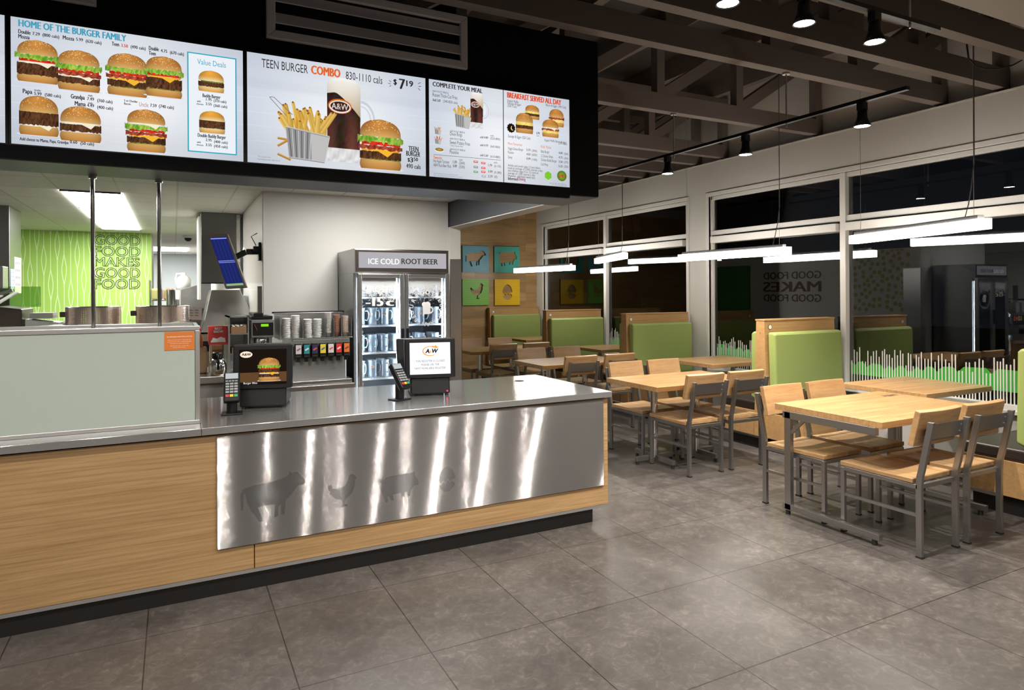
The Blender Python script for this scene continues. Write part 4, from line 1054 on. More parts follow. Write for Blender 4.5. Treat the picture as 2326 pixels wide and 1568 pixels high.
# soda dispenser
t = thing('soda_dispenser', 'stainless drinks dispenser with seven coloured valves', 'drinks dispenser', (1.05, 5.7, .835))
def rs(mb): return mb.xf(Matrix.Translation((-1.05, -5.7, -.835)))
rs(MB().box(.835, 1.27, 5.50, 6.0, .84, 1.19)).build('body', M['steel_dark'], t, .004)
rs(MB().box(.83, 1.275, 5.40, 5.50, 1.14, 1.195)).build('hood', M['steel'], t, .004)
rs(MB().box(.82, 1.285, 5.36, 5.52, .836, .87)).build('drip_tray', M['steel'], t, .004)
VC = [((.62, .60, .66), 'pale grey'), ((.02, .25, .30), 'green and blue'), ((.03, .02, .08), 'dark blue'), ((.75, .62, .04), 'yellow'), ((.68, .66, .62), 'white'), ((.72, .03, .03), 'red'), ((.78, .17, .03), 'orange')]
for i, (c, nm) in enumerate(VC):
    x = .868 + i*.0625
    v = rs(MB().box(x - .025, x + .025, 5.365, 5.42, 1.05, 1.165)).build('valve', M['plastic'], t, .004); v['label'] = 'black drink valve with a %s badge' % nm
    rs(MB().box(x - .021, x + .021, 5.361, 5.3655, 1.085, 1.155)).build('badge', mat('badge_' + nm.replace(' ', '_'), c, .4), v)
    mk = MB(); mk.bar((x - .013, 5.3606, 1.112), (x + .014, 5.3606, 1.128), .0006, .012, (0, 0, 1)); rs(mk).build('badge_mark', mat('badge_mark', [(.35, .12, .1), (.75, .75, .75), (.6, .1, .08), (.08, .12, .35), (.7, .1, .1), (.85, .8, .78), (.1, .06, .05)][i], .5), v)
    rs(MB().box(x - .012, x + .012, 5.375, 5.41, 1.02, 1.05)).build('nozzle', M['plastic'], v)
    mk = MB()
    for q in range(4): mk.cyl((x - .014 + q*.0095, 5.364, 1.067), (x - .014 + q*.0095, 5.362, 1.067), .003, n=8)
    rs(mk).build('buttons', M['plastic_grey'], v)
# cup and lid rack
t = thing('cup_rack', 'stainless open rack holding stacks of lids and cups above the dispenser', 'rack', (1.0, 5.65, 1.2))
def rr_(mb): return mb.xf(Matrix.Translation((-1.0, -5.65, -1.2)))
mb = MB(); mb.box(.735, 1.30, 5.40, 5.74, 1.197, 1.205); mb.box(.735, .74, 5.40, 5.74, 1.205, 1.385); mb.box(.735, 1.30, 5.735, 5.74, 1.205, 1.40)
rr_(mb).build('shelf', M['steel'], t, .001)
for x in (.912, 1.085, 1.155, 1.215, 1.297): rr_(MB().box(x - .002, x + .002, 5.42, 5.735, 1.205, 1.36)).build('divider', M['steel'], t)
rr_(MB().box(.72, 1.31, 5.74, 5.75, 1.395, 1.41)).build('back_rail', M['plastic'], t)
lid_p = None
LS = [(.79, 5.47, 15, 'first'), (.862, 5.47, 17, 'second'), (.955, 5.47, 14, 'third'), (1.032, 5.47, 14, 'fourth')]
lid_m = mat('white_lid', (.84, .83, .81), .45)
for x, y, n_, nm in LS:
    for k in range(n_):
        lab = 'white plastic lid in the %s stack from the left in the cup rack' % nm; lc = (x + rnd.uniform(-.002, .002), y, 1.206 + .0107*k)
        if lid_p is None:
            lid_p = MB().lathe([(0, .001), (.034, .001), (.0345, .005), (.030, .0065), (.029, .0100), (0, .0100)], n=18).build('cup_cover', lid_m)
            tag(lid_p, lab, 'lid'); lid_p.location = lc; o = lid_p
        else: o = dup(lid_p, lc, None, lab)
        o['group'] = 'lids in the %s stack' % nm
for x, n_, tint, nm in ((1.118, 16, (.72, .70, .67), 'clear white'), (1.185, 14, (.40, .22, .15), 'brown printed'), (1.255, 13, (.66, .56, .48), 'white and orange')):
    m_ = mat('cup_' + nm.replace(' ', '_'), tint, .45); p_ = None
    for k in range(n_):
        lab = '%s paper cup nested in the cup rack' % nm; lc = (x, 5.47, 1.206 + .0108*k)
        if p_ is None:
            p_ = MB().lathe([(0, .001), (.022, .001), (.0265, .035), (.028, .036), (.0275, .0375), (.025, .036), (.021, .004), (0, .004)], n=16).build('paper_cup', m_); tag(p_, lab, 'cup'); p_.location = lc; o = p_
        else: o = dup(p_, lc, None, lab)
        o['group'] = nm + ' cups'
# shelf unit, coffee brewer, red carton, thermos, bags, sauce bottle
t = thing('shelf_unit', 'small steel pigeonhole unit holding a carton of packets', 'shelf unit', (.44, 5.6, .956))
def q_(mb, c=None):
    c = c or c0; return mb.xf(Matrix.Translation((-c[0], -c[1], -c[2])))
c0 = (.44, 5.6, .956)
q_(MB().box(.365, .378, 5.42, 5.78, .956, 1.39).box(.502, .512, 5.42, 5.78, .956, 1.39).box(.365, .512, 5.42, 5.78, 1.38, 1.39).box(.365, .512, 5.77, 5.78, .956, 1.39).box(.378, .502, 5.42, 5.78, 1.25, 1.258).box(.378, .502, 5.42, 5.78, 1.10, 1.108)).build('frame', M['steel'], t)
tag(MB().box(.385, .495, 5.42, 5.60, 1.259, 1.31).build('carton', mat('kraft_card', (.36, .20, .10), .7)), 'brown open carton of packets in the pigeonhole unit', 'carton')
tag(MB().box(.39, .49, 5.43, 5.60, 1.1085, 1.15).build('carton', mat('dark_card', (.12, .07, .04), .7)), 'dark carton in the lower hole of the pigeonhole unit', 'carton')
pk = None
for i in range(7):
    lc = (.398 + i*.0148, 5.45 + (i % 2)*.03, 1.311)
    if pk is None: pk = MB().box(-.011, .011, -.02, .02, 0, .012).build('sachet', M['paper'], None, .004); tag(pk, 'white paper sachet heaped in the brown carton', 'sachet', 'sachets in the carton'); pk.location = lc; pk.rotation_euler = (.3, .2, .4)
    else: o = dup(pk, lc); o.rotation_euler = (rnd.uniform(-.4, .4), rnd.uniform(-.4, .4), rnd.uniform(-1, 1))
t = thing('coffee_brewer', 'coffee brewer with a green display beside the cup rack', 'coffee machine', (.61, 5.6, .956)); c0 = (.61, 5.6, .956)
q_(MB().box(.53, .695, 5.55, 5.85, .957, 1.36).box(.53, .695, 5.44, 5.85, 1.22, 1.36)).build('body', M['steel'], t, .006)
pan = q_(MB().box(.54, .69, 5.434, 5.4395, 1.235, 1.335)).build('control_panel', M['plastic'], t)
q_(MB().box(.60, .655, 5.431, 5.4335, 1.305, 1.325)).build('green_display', emis('green_lcd', (.25, .75, .02), .8), pan)
q_(MB().bar((.552, 5.432, 1.325), (.572, 5.432, 1.275), .002, .022, (0, 1, 0))).build('orange_sticker', mat('orange_sticker', (.65, .12, .04), .5), pan)
q_(MB().lathe([(.05, 1.218), (.058, 1.20), (.05, 1.13), (.03, 1.10), (0, 1.10)], (.61, 5.50, 0))).build('filter_basket', M['chrome'], t)
q_(MB().box(.535, .69, 5.46, 5.84, 1.361, 1.385).box(.55, .62, 5.46, 5.84, 1.385, 1.41)).build('top_tray', M['plastic'], t, .004)
q_(MB().box(.60, .63, 5.62, 5.68, 1.385, 1.62)).build('chute', mat('dark_chute', (.06, .05, .045), .3), t)
t = thing('tea_carton', 'red tilted box with white lettering on a wire stand', 'box', (.30, 5.6, 1.15), group='boxes'); c0 = (.30, 5.6, 1.15)
q_(MB().px([(5.46, 1.175), (5.62, 1.20), (5.58, 1.315), (5.50, 1.315)], .232, .365)).build('box', mat('red_card', (.62, .03, .02), .5), t, .002)
mb = MB(); put_text(mb, 'BEST', .275, 1.288, .325, .018, 5.476, .03); put_text(mb, 'BREW', .268, 1.266, .332, .017, 5.470, .03)
mb.py([(.245, 1.195), (.35, 1.195), (.345, 1.225), (.315, 1.235), (.29, 1.222), (.262, 1.23)], 5.458, 5.4605)
q_(mb).build('printed_pattern', M['paper'], t, fix=False)
mb = MB()
for x in (.25, .35): mb.tube([(x, 5.47, 1.175), (x, 5.47, .957)], .004, 6); mb.tube([(x, 5.61, 1.20), (x, 5.61, .957)], .004, 6)
q_(mb).build('wire_stand', M['alu'], t)
t = thing('thermos_jug', 'steel thermos jug with a black lid and handle', 'jug', (.288, 5.372, .9555))
MB().lathe([(0, .0), (.058, .0), (.062, .01), (.062, .075), (.05, .11), (.034, .125), (0, .125)], n=24).build('flask', M['chrome'], t)
MB().lathe([(0, .125), (.036, .125), (.037, .16), (.03, .172), (0, .172)], n=20).build('lid', M['plastic'], t)
MB().tube([(0, -.03, .155), (0, -.075, .15), (0, -.08, .10), (0, -.066, .05)], .009, 8).build('handle', M['plastic'], t)
for lab, x, y, w_, h in (('plump brown paper bag left of the thermos jug', .165, 5.60, .12, .20), ('brown paper bag behind the thermos jug', .305, 5.84, .10, .20)):
    mb = MB(); mb.px([(-.06, 0), (.06, 0), (.055, h*.85), (.02, h), (-.02, h), (-.055, h*.8)], -w_/2, w_/2)
    o = mb.build('paper_bag', mat('kraft_bag', (.55, .37, .20), .75), None, .012); tag(o, lab, 'paper bag', 'paper bags'); o.location = (x, y, .9555)
t = thing('sauce_bottle', 'yellow sauce bottle with a red cap beside the red box', 'bottle', (.175, 5.60, 1.158))
MB().lathe([(0, 0), (.022, 0), (.023, .07), (.010, .10), (.008, .12), (0, .12)], n=16).build('bottle_body', mat('yellow_sauce', (.62, .33, .08), .3), t)
MB().lathe([(0, .12), (.012, .12), (.009, .15), (0, .152)], n=14).build('cap', mat('red_cap', (.5, .02, .02), .4), t)
t = None
# ================================================================ kitchen
for k, lab in enumerate(('front ceiling light panel of the row of three in the kitchen', 'middle ceiling light panel of the row of three in the kitchen', 'rear ceiling light panel of the row of three in the kitchen')):
    y = 6.66 + k*1.235; t = thing('ceiling_light', lab, 'ceiling light', (-.625, y + .6, 2.445), group='kitchen ceiling lights')
    MB().box(-.218, .218, -.60, .60, -.006, .0).build('diffuser', M['troffer'], t)
    MB().box(-.222, .222, -.617, -.60, -.014, 0).box(-.222, .222, .60, .617, -.014, 0).build('frame', M['charcoal'], t)
t = thing('ceiling_light', 'far small ceiling light panel right of the green wall', 'ceiling light', (-.05, 14.6, 2.445), group='kitchen ceiling lights')
MB().box(-.42, .30, -.6, .6, -.006, 0).build('diffuser', M['troffer'], t)
for x, y, lab in ((1.5, 5.0, 'unseen ceiling panel added to brighten the drinks area wall, hidden by the bulkhead'), (-2.6, 6.0, 'unseen ceiling panel added to brighten the kitchen, out of view on the left')):  # unseen light panels, added to brighten the drinks wall and the kitchen
    t = thing('ceiling_light', lab, 'ceiling light', (x, y, 2.445), group='kitchen ceiling lights'); MB().box(-.3, .3, -.3, .3, -.006, 0).build('diffuser', M['troffer'], t)
t = thing('security_camera', 'dark dome security camera on the kitchen ceiling', 'camera', (.20, 11.2, 2.445))
MB().lathe([(0, 0), (.075, 0), (.075, -.02), (.055, -.03)], n=20).build('mount', M['white_plastic'], t)
MB().lathe([(.052, -.028), (.045, -.06), (.02, -.08), (0, -.083)], n=20).build('dome', M['plastic'], t)
# outlined GOOD FOOD lettering
t = thing('wall_lettering', 'outlined dark green GOOD FOOD MAKES GOOD FOOD lettering on the green wall', 'lettering', (-.7, 10.948, 2.0))
ink = mat('dark_green_ink', (.035, .07, .01), .6)
def outlined(mb, s, x0, z0, x1, h, y, wdt):
    cu = bpy.data.curves.new('t', 'FONT'); cu.body = s; cu.size = 1; cu.offset = 0.012; cu.resolution_u = 4; cu.fill_mode = 'NONE' if False else 'BOTH'
    o = bpy.data.objects.new('t', cu); COL.objects.link(o); dg = bpy.context.evaluated_depsgraph_get(); dg.update()
    me = bpy.data.meshes.new_from_object(o.evaluated_get(dg))
    import bmesh
    b = bmesh.new(); b.from_mesh(me); bmesh.ops.remove_doubles(b, verts=b.verts, dist=1e-5)
    xs = [v.co.x for v in b.verts]; xa, xb = min(xs), max(xs); kx = (x1 - x0) / (xb - xa); kz = h / .682
    for e in b.edges:
        if len(e.link_faces) == 1:
            p, q = [(x0 + (v.co.x - xa)*kx, y, z0 + v.co.y*kz) for v in e.verts]
            d = Vector(q) - Vector(p)
            if d.length > 1e-6:
                dn = d.normalized()*wdt*.4; mb.bar(Vector(p) - dn, Vector(q) + dn, .002, wdt, Vector((d.z, 0, -d.x)))
    b.free(); bpy.data.objects.remove(o); bpy.data.curves.remove(cu); bpy.data.meshes.remove(me)
mb = MB()
for s, yb, yt, xl, xr in (('GOOD', 555, 534, 215, 318), ('FOOD', 581, 560, 215, 318), ('MAKES', 604, 585, 215, 317), ('GOOD', 631, 609, 215, 318), ('FOOD', 656, 635, 215, 318)):
    a, b_, c_ = ony(xl, yb, 10.945), ony(xr, yb, 10.945), ony(xl, yt, 10.945)
    outlined(mb, s, a.x + .7, a.z - 2.0, b_.x + .7, c_.z - a.z, -.003, .0085)
mb.build('letters', ink, t, fix=False)
# left: exhaust column with notices, control box, guard tinted to imitate a reflection, chute of wrappers
t = thing('exhaust_column', 'tall stainless column at the left edge hanging from the kitchen ceiling', 'column', (-1.75, 8.35, 1.5))
q_(MB().box(-2.1, -1.44, 8.07, 8.62, 1.30, 2.444), (-1.75, 8.35, 1.5)).build('casing', M['steel_dark'], t, .004)
for lab, y0, y1, z0, z1, c in (('pale blue printed notice with black dots on the stainless column', 8.10, 8.25, 1.62, 1.82, (.45, .58, .64)), ('white printed menu notice on the stainless column', 8.28, 8.60, 1.58, 1.95, (.82, .81, .77))):
    t = thing('notice', lab, 'notice', (-1.438, (y0+y1)/2, (z0+z1)/2), group='notices on the column')
    MB().box(-.0015, 0.0015, -(y1-y0)/2, (y1-y0)/2, -(z1-z0)/2, (z1-z0)/2).build('sheet', mat('notice_sheet', c, .6), t)
    mb = MB()
    for r in range(4):
        for k in range(3): mb.box(.0016, .0022, -(y1-y0)*.36 + k*(y1-y0)*.27, -(y1-y0)*.36 + k*(y1-y0)*.27 + (y1-y0)*.16, (z1-z0)*(.30 - .2*r), (z1-z0)*(.38 - .2*r))
    mb.build('printed_text', mat('notice_ink', (.12, .13, .10), .6), t)
t = thing('control_box', 'steel control box on the left edge below the stainless column', 'control box', (-1.62, 7.4, 1.72))
MB().box(-.2, .27, -.1, .1, -.10, .10).build('box', M['steel'], t, .006); MB().box(-.02, .14, -.104, -.1, .02, .06).build('slot', M['plastic'], t); MB().box(-.02, .2, -.104, -.1, -.07, -.055).build('slot', M['plastic'], t)
t = thing('splash_guard', 'small clear guard panel left of the green wall, green reflection put in its tint', 'guard panel', (-1.28, 7.6, 1.55))
MB().box(-.20, .16, -.004, .004, -.10, .09).build('pane', glass('reflection_tinted_guard', (.62, .75, .55), 1.5, 1.8), t, .004)  # green tint in the clear pane stands in for the reflected green wall
t = thing('wrapper_chute', 'dark steel chute with white wrapper slots at the left edge', 'dispenser', (-1.1, 5.6, 1.326)); 
mb = MB(); mb.py([(-.35, 0), (.20, 0), (.20, .14), (.06, .16), (-.35, -.02 + .04)], -.2, .2)
mb.build('body', mat('brown_steel_chute', (.10, .08, .07), .3, .8), t, .006)
mb = MB()
for k in range(5): mb.bar((-.30 + .085*k, -.17, .075 + .022*k), (-.23 + .085*k, .15, .165 + .022*k), .028, .008)
mb.build('white_wrappers', M['paper'], t)
MB().bar((-.38, -.2, .03), (.08, -.2, .20), .02, .02).bar((-.38, .2, .10), (.08, .2, .27), .02, .02).build('slanted_rail', M['steel_dark'], t)
def pile(name, label, loc, n_, sz, mt, cat, grp):
    o0 = None
    for k in range(n_):
        lc = (loc[0] + random.uniform(-.004, .004), loc[1], loc[2] + k*sz[2]*1.05)
        if o0 is None: o0 = MB().cbox((0, 0, sz[2]/2), sz).build(name, mt); tag(o0, label, cat, grp); o0.location = lc
        else: dup(o0, lc)
pile('food_wrapper', 'flat white wrapper sheet stacked beside the dark chute', (-.80, 5.55, 1.4), 6, (.13, .2, .006), M['paper'], 'wrapper', 'wrapper sheets')
t = thing('wrapper_tray', 'small sloped steel tray under the white wrapper sheets', 'tray', (-.80, 5.55, 1.326)); MB().py([(-.09, 0), (.09, 0), (.10, .045), (-.09, .072)], -.11, .11).build('tray', M['steel'], t, .002)
tag(MB().cbox((-.62, 5.30, 1.336), (.26, .22, .02)).build('binder', mat('blue_binder', (.25, .32, .48), .4), None, .003), 'pale blue binder lying behind the left of the glass screen', 'binder')
tag(MB().cbox((-.60, 5.30, 1.353), (.36, .2, .012)).build('tray', M['steel'], None, .003), 'flat steel tray on the pale blue binder', 'tray')
o = MB().lathe([(0, 0), (.05, 0), (.05, .012), (.03, .03), (0, .036)], n=20).build('white_bowl', M['white_plastic']); o.location = (-.62, 5.36, 1.36); tag(o, 'upturned white bowl on the steel tray', 'bowl')
tag(MB().bar((-.11, 4.9, 1.345), (.03, 4.95, 1.375), .02, .012).build('spatula', M['white_plastic'], None, .002), 'white plastic spatula leaning behind the glass screen', 'spatula')
o = MB().lathe([(0, 0), (.016, 0), (.016, .02), (.008, .035), (0, .036)], n=14).build('squeeze_bottle', M['white_plastic']); o.location = (-.13, 4.95, 1.326); tag(o, 'small white squeeze bottle behind the glass screen', 'bottle')
# right side: tall steel hood, sloped hood below it
t = thing('extractor_hood', 'tall dark stainless extractor hood hanging against the tiled wall', 'extractor hood', (.46, 8.05, 2.0))
q_(MB().box(.265, .62, 7.86, 8.5, 1.68, 2.444), (.46, 8.05, 2.0)).build('casing', steel('hood_steel', .20, .3, (0, 0, 1), .6), t, .004)
q_(MB().box(.625, .66, 7.90, 8.0, 1.68, 2.44), (.46, 8.05, 2.0)).build('edge_channel', M['chrome'], t)
q_(MB().box(.24, .262, 7.87, 8.4, 1.50, 2.40), (.46, 8.05, 2.0)).build('light_channel', M['frame_white'], t)
t = thing('sloped_hood', 'sloped brushed steel hood below the tilted order screen', 'hood', (.52, 7.5, 1.2))
mb = MB(); mb.prism([(.24, 1.18), (.685, 1.18), (.685, 1.42), (.60, 1.60), (.335, 1.60)], lambda a, b: (a - .52, -.35 - (b - 1.18)*-.25, b - 1.2), lambda a, b: (a - .52, .3, b - 1.2))
mb.build('casing', steel('sloped_hood_steel', .55, .25, (0, 0, 1), .9), t, .004)
t = thing('clamshell_grill', 'steel grill station under the sloped hood', 'grill', (.45, 7.5, 0))
MB().box(-.25, .22, -.4, .35, 0, 1.17).build('body', M['steel_dark'], t, .004); MB().box(-.24, .21, -.42, -.4, 1.0, 1.1).build('control_strip', M['plastic'], t)
# order screen on an articulated arm
t = thing('order_screen', 'tilted dark blue order screen on a wall arm in the kitchen', 'monitor', (.40, 6.25, 1.84))
Mm = Matrix.Rotation(.17, 4, 'Y') @ Matrix.Rotation(.30, 4, 'Z') @ Matrix.Rotation(.30, 4, 'X')
P4 = [ony(470, 533, 6.1), ony(516, 531, 6.1), ony(560, 652, 6.1), ony(512, 655, 6.1)]
P4 = [p - Vector((.40, 6.25, 1.84)) + Vector((0, dy, 0)) for p, dy in zip(P4, (.06, .0, -.22, -.16))]
# keep outline: slide each corner along its own line of sight
def along(px, py, Y): return ony(px, py, Y) - Vector((.40, 6.25, 1.84))
TL, TR_, BR, BL = along(470, 533, 6.30), along(516, 531, 6.22), along(560, 652, 6.02), along(512, 655, 6.10)
nrm = (TR_ - TL).cross(BL - TL).normalized()
if nrm.y > 0: nrm = -nrm
def face(pts, e): return [p + nrm*e for p in pts]
corners = [TL, TR_, BR, BL]
mb = MB(); mb.add(face(corners, 0) + face(corners, -.03), [(0, 1, 2, 3), (7, 6, 5, 4)] + [(i, (i+1) % 4, 4 + (i+1) % 4, 4 + i) for i in range(4)])
fr_ = mb.build('bezel', mat('grey_bezel', (.13, .11, .10), .35), t)
def bil(u, v): return TL*(1-u)*(1-v) + TR_*u*(1-v) + BR*u*v + BL*(1-u)*v
def quad(mb, u0, u1, v0, v1, e): o = [bil(u, v) + nrm*e for u, v in ((u0, v0), (u1, v0), (u1, v1), (u0, v1))]; mb.add(o, [(0, 1, 2, 3)])
mb = MB(); quad(mb, .09, .91, .06, .97, .001); mb.build('display', emis('navy_display', (.010, .016, .11), 1.0), t, fix=False)
mb = MB()
for u in (.25, .42, .58, .74): quad(mb, u, u + .008, .09, .90, .0016)
mb.build('column_lines', emis('navy_lines', (.04, .06, .22), 1.0), t, fix=False)
mb = MB(); quad(mb, .11, .89, .075, .095, .0018); quad(mb, .11, .89, .50, .512, .0018); quad(mb, .11, .89, .528, .54, .0018)
mb.build('header_bars', emis('pale_blue_bar', (.20, .24, .75), 1.0), t, fix=False)
mb = MB(); quad(mb, .10, .90, .925, .965, .0018); mb.build('green_bar', emis('green_bar', (.22, .36, .16), 1.0), t, fix=False)
wallp = Vector((.684, 6.18, 1.93)) - Vector((.40, 6.25, 1.84)); mid = bil(.7, .45) - nrm*.04
MB().bar(mid, (mid + wallp)/2 + Vector((0, 0, .03)), .04, .05).bar((mid + wallp)/2 + Vector((0, 0, .03)), wallp, .04, .05).build('arm', M['plastic'], t, .005)
MB().cbox(wallp - Vector((.012, 0, 0)), (.02, .09, .16)).cbox(wallp - Vector((.04, .01, -.02)), (.05, .06, .05)).cbox(mid + Vector((.03, 0, -.05)), (.06, .05, .05)).build('wall_bracket', M['plastic'], t, .004)
MB().tube([wallp + Vector((-.04, -.02, .05)), wallp + Vector((-.08, -.02, .13)), wallp + Vector((-.03, -.02, .16))], .004, 6).build('cable', M['plastic'], t)
# deeper kitchen: shelving with goods, jug, steel station, rack
t = thing('wire_rack', 'wire rack of goods beside the end of the green wall', 'shelf rack', (-.16, 10.2, 0))
mb = MB()
for x in (-.12, .2):
    for y in (-.2, .2): mb.tube([(x, y, 0), (x, y, 1.75)], .008, 6)
mb.build('upright', M['chrome'], t)
for z in (1.0, 1.25, 1.48): MB().box(-.13, .21, -.21, .21, z - .01, z).build('wire_shelf', M['chrome'], t)
for lab, x, z, c in (('bag of green relish on the top wire shelf', -.20, 1.481, (.30, .30, .10)), ('bag of green relish on the middle wire shelf', -.14, 1.251, (.33, .33, .08)), ('brown packet on the top wire shelf', -.06, 1.481, (.25, .15, .09)), ('white bag on the middle wire shelf', 0.0, 1.251, (.75, .74, .72))):
    o = MB().cbox((0, 0, .08), (.13, .2, .16)).build('goods_bag', mat('goods_bag', c, .5), None, .03, 3); o.location = (x, 10.15, z); tag(o, lab, 'bag', 'goods on the wire rack')
t = thing('steel_station', 'steel prep station in the rear kitchen with a sloped cover', 'prep station', (.22, 9.4, 0))
MB().box(-.15, .20, -.3, .3, 0, 1.38).build('body', M['steel_dark'], t, .004); MB().box(-.15, .20, .301, .65, 0, 1.60).build('rear_shelf', M['steel_dark'], t, .004); MB().py([(-.14, 1.38), (.20, 1.38), (.20, 1.72), (-.14, 1.62)], -.28, .28).build('sloped_cover', M['steel'], t, .004)
t = thing('plastic_jug', 'large white plastic jug on the prep station', 'jug', (.12, 9.88, 1.681))
MB().lathe([(0, -.08), (.085, -.08), (.09, .06), (.072, .10), (.036, .13), (.03, .135), (.03, .165), (0, .165)], n=20).build('body', M['white_plastic'], t); MB().tube([(-.03, -.01, .15), (-.08, -.01, .15), (-.095, -.01, .09), (-.085, -.01, .02)], .012, 8).build('handle', M['white_plastic'], t)
t = thing('perforated_shelf', 'slotted steel shelf end in front of the sloped hood', 'shelf', (.10, 7.0, 1.33))
sl = []
for r in range(4):
    for c in range(5): sl.append([(-.10 + c*.045, .02 + r*.025), (-.07 + c*.045, .02 + r*.025), (-.07 + c*.045, .03 + r*.025), (-.10 + c*.045, .03 + r*.025)])
v, f = holed([[(-.13, 0), (.14, -.02), (.14, .11), (-.13, .11)]] + sl, .004)
mb = MB().add(v, f); mb.xf(UPR); mb.build('slotted_face', M['steel'], t, fix=True)
MB().box(-.13, .14, .003, .4, .0, .006).build('shelf_plate', M['steel'], t)
t = thing('steel_canister', 'steel canister in the rear kitchen left of the slotted shelf', 'canister', (.0, 8.4, 1.3085))
MB().cyl((0, 0, 0), (0, 0, .30), .075, n=24).build('body', M['chrome'], t)
tag(MB().box(-.20, .15, 6.95, 8.6, 0, 1.308).build('prep_table', M['steel_dark']), 'dark steel prep table under the canister', 'table')

# ================================================================ end wall panels and things reflected in the windows
def art(label, X0, Z0, w_, h, col, polys):
    t = thing('animal_panel', label, 'wall panel', (X0 + w_/2, YB, Z0 + h/2), group='animal wall panels')
    outer = [(-w_/2, -h/2), (w_/2, -h/2), (w_/2, h/2), (-w_/2, h/2)]
    v, f = holed([outer] + [[(x, z) for x, z in p] for p in polys], .03)
    MB().add(v, f).xf(Matrix.Translation((0, -.02, 0)) @ UPR).build('cut_out_board', col, t)
    return t
def stripes(name, c):
    m = mat(name, c, .45); n = N(m); wv = n('ShaderNodeTexWave'); wv.wave_type = 'BANDS'; wv.bands_direction = 'Z'; wv.inputs['Scale'].default_value = 9
    n.l(n.coords(), wv.inputs['Vector']); n.l(n.mix(wv.outputs['Fac'], tuple(x*.86 for x in c), c), n.b.inputs['Base Color']); return m
PW, PH = .52, .475
art('blue square panel with a cut-out cow', 4.612, 1.925, PW, PH, stripes('blue_panel', (.12, .37, .50)), [place(COW, -.205, -.135, .41, .30)])
art('turquoise square panel with a cut-out pig', 5.245, 1.929, PW, PH, stripes('turquoise_panel', (.06, .44, .37)), [place(PIG, -.20, -.13, .41, .29)])
art('green square panel with a cut-out hen', 4.608, 1.328, PW, PH, stripes('green_panel', (.20, .50, .08)), [place(HEN, -.12, -.13, .28, .29)])
art('yellow square panel with a cut-out cracked egg', 5.248, 1.322, PW, PH, stripes('yellow_panel', (.80, .50, .01)), [place(e, -.105, -.145, .21, .29) for e in EGG])
t = thing('wall_socket', 'white wall socket low on the oak wall', 'socket', (4.62, YB, .57)); MB().box(-.035, .035, -.008, 0, -.06, .06).build('plate', M['white_plastic'], t, .003)
MB().box(-.012, .012, -.0095, -.008, .015, .04).box(-.012, .012, -.0095, -.008, -.04, -.015).build('outlet', M['plastic'], t)
def on_side(mb): return mb.xf(Matrix.Rotation(PI/2, 4, 'Z'))            # facing -Y  ->  facing +X
t = thing('wall_sign', 'brown GOOD FOOD MAKES GOOD FOOD letters on the white partition, seen reflected', 'sign', (2.512, 8.3, 1.6))
mb = MB()
for s, z, h in (('GOOD FOOD', .17, .13), ('MAKES', -.06, .18), ('GOOD FOOD', -.24, .13)): put_text(mb, s, -.62, z, .62, h, -.006, .02)
on_side(mb).build('letters', mat('brown_letters', (.16, .09, .06), .5), t, fix=False)
t = thing('dotted_mural', 'wall covering of yellow discs on the white partition, seen reflected', 'mural', (2.5125, 6.62, 1.75))
mb = MB(); rn = random.Random(5); pts = []
for i in range(700):
    x, z = rn.uniform(-.45, .45), rn.uniform(-.5, .75)
    if all((x-a)**2 + (z-b)**2 > .075**2 for a, b in pts): pts.append((x, z))
for x, z in pts: mb.add([(x + .034*math.cos(2*PI*k/14), -.003, z + .034*math.sin(2*PI*k/14)) for k in range(14)], [tuple(range(14))])
on_side(mb).build('discs', mat('olive_disc', (.42, .38, .08), .6), t, fix=False)
t = thing('green_door', 'green door in the white partition, seen reflected in the far windows', 'door', (2.5125, 9.75, 0))
MB().box(0, .02, -.5, .5, .0, 2.05).build('leaf', mat('green_door', (.08, .25, .06), .5), t, .004); MB().box(.02, .05, -.43, -.40, .9, 1.1).build('handle', M['alu'], t)
# ================================================================ menu screens on the bulkhead
YS = 3.665
def P(px_, py_): p = ony(px_, py_, YS); return (p.x, p.z)
INK, TEAL, ORG, GREY = lin((44, 40, 42)), lin((66, 160, 190)), lin((232, 104, 38)), lin((120, 118, 124))
def menu(label, x0, x1, seed):
    z0, z1 = 2.247, 2.823
    k = YS / 3.69; ex = lambda x: x*k; ez = lambda z: EYE + (z - EYE)*k
    x0, x1, z0, z1 = ex(x0), ex(x1), ez(z0), ez(z1)
    t = thing('menu_screen', label, 'menu screen', ((x0+x1)/2, YS, z0), group='lit menu screens'); L = t.location.copy()
    MB().box(x0 - .0098 - L.x, x1 + .0098 - L.x, .001, .024, -.012, z1 - z0 + .012).build('bezel', M['plastic'], t)
    A = Art(t, lambda u, v: (u - L.x, 0, v - L.z), .00006, (0, -1, 0), seed)
    rn = random.Random(seed); H = z1 - z0
    pl = [rn.uniform(.0, 1) for _ in range(6)]
    def bg(a, tt):
        g = math.exp(-((a-.5)/.42)**2)*(.55 + .45*math.exp(-((tt-.35)/.4)**2)); c = (196 + 46*g, 204 + 40*g, 218 + 30*g)
        dip = 9*math.exp(-((tt-.72)/.05)**2) if tt > .7 else 0
        f = .93 + .07*math.sin(PI*min(1, max(0, 1.1 - tt))) - dip/255
        return lin(tuple(min(255, x*f + 6) for x in c))
    A.rows([(z0 + H*i/24, x0, x1) for i in range(25)], bg, 14)
    for i in range(7):
        zz = z0 + H*(.06 + .13*i + .02*rn.random()); c = bg(.5, (zz - z0)/H); A.bar((x0, zz), (x1, zz + .004), .0016, tuple(q*.9 for q in c))
    A.finish('display')
    return t, A, (x0, x1, z0, z1)
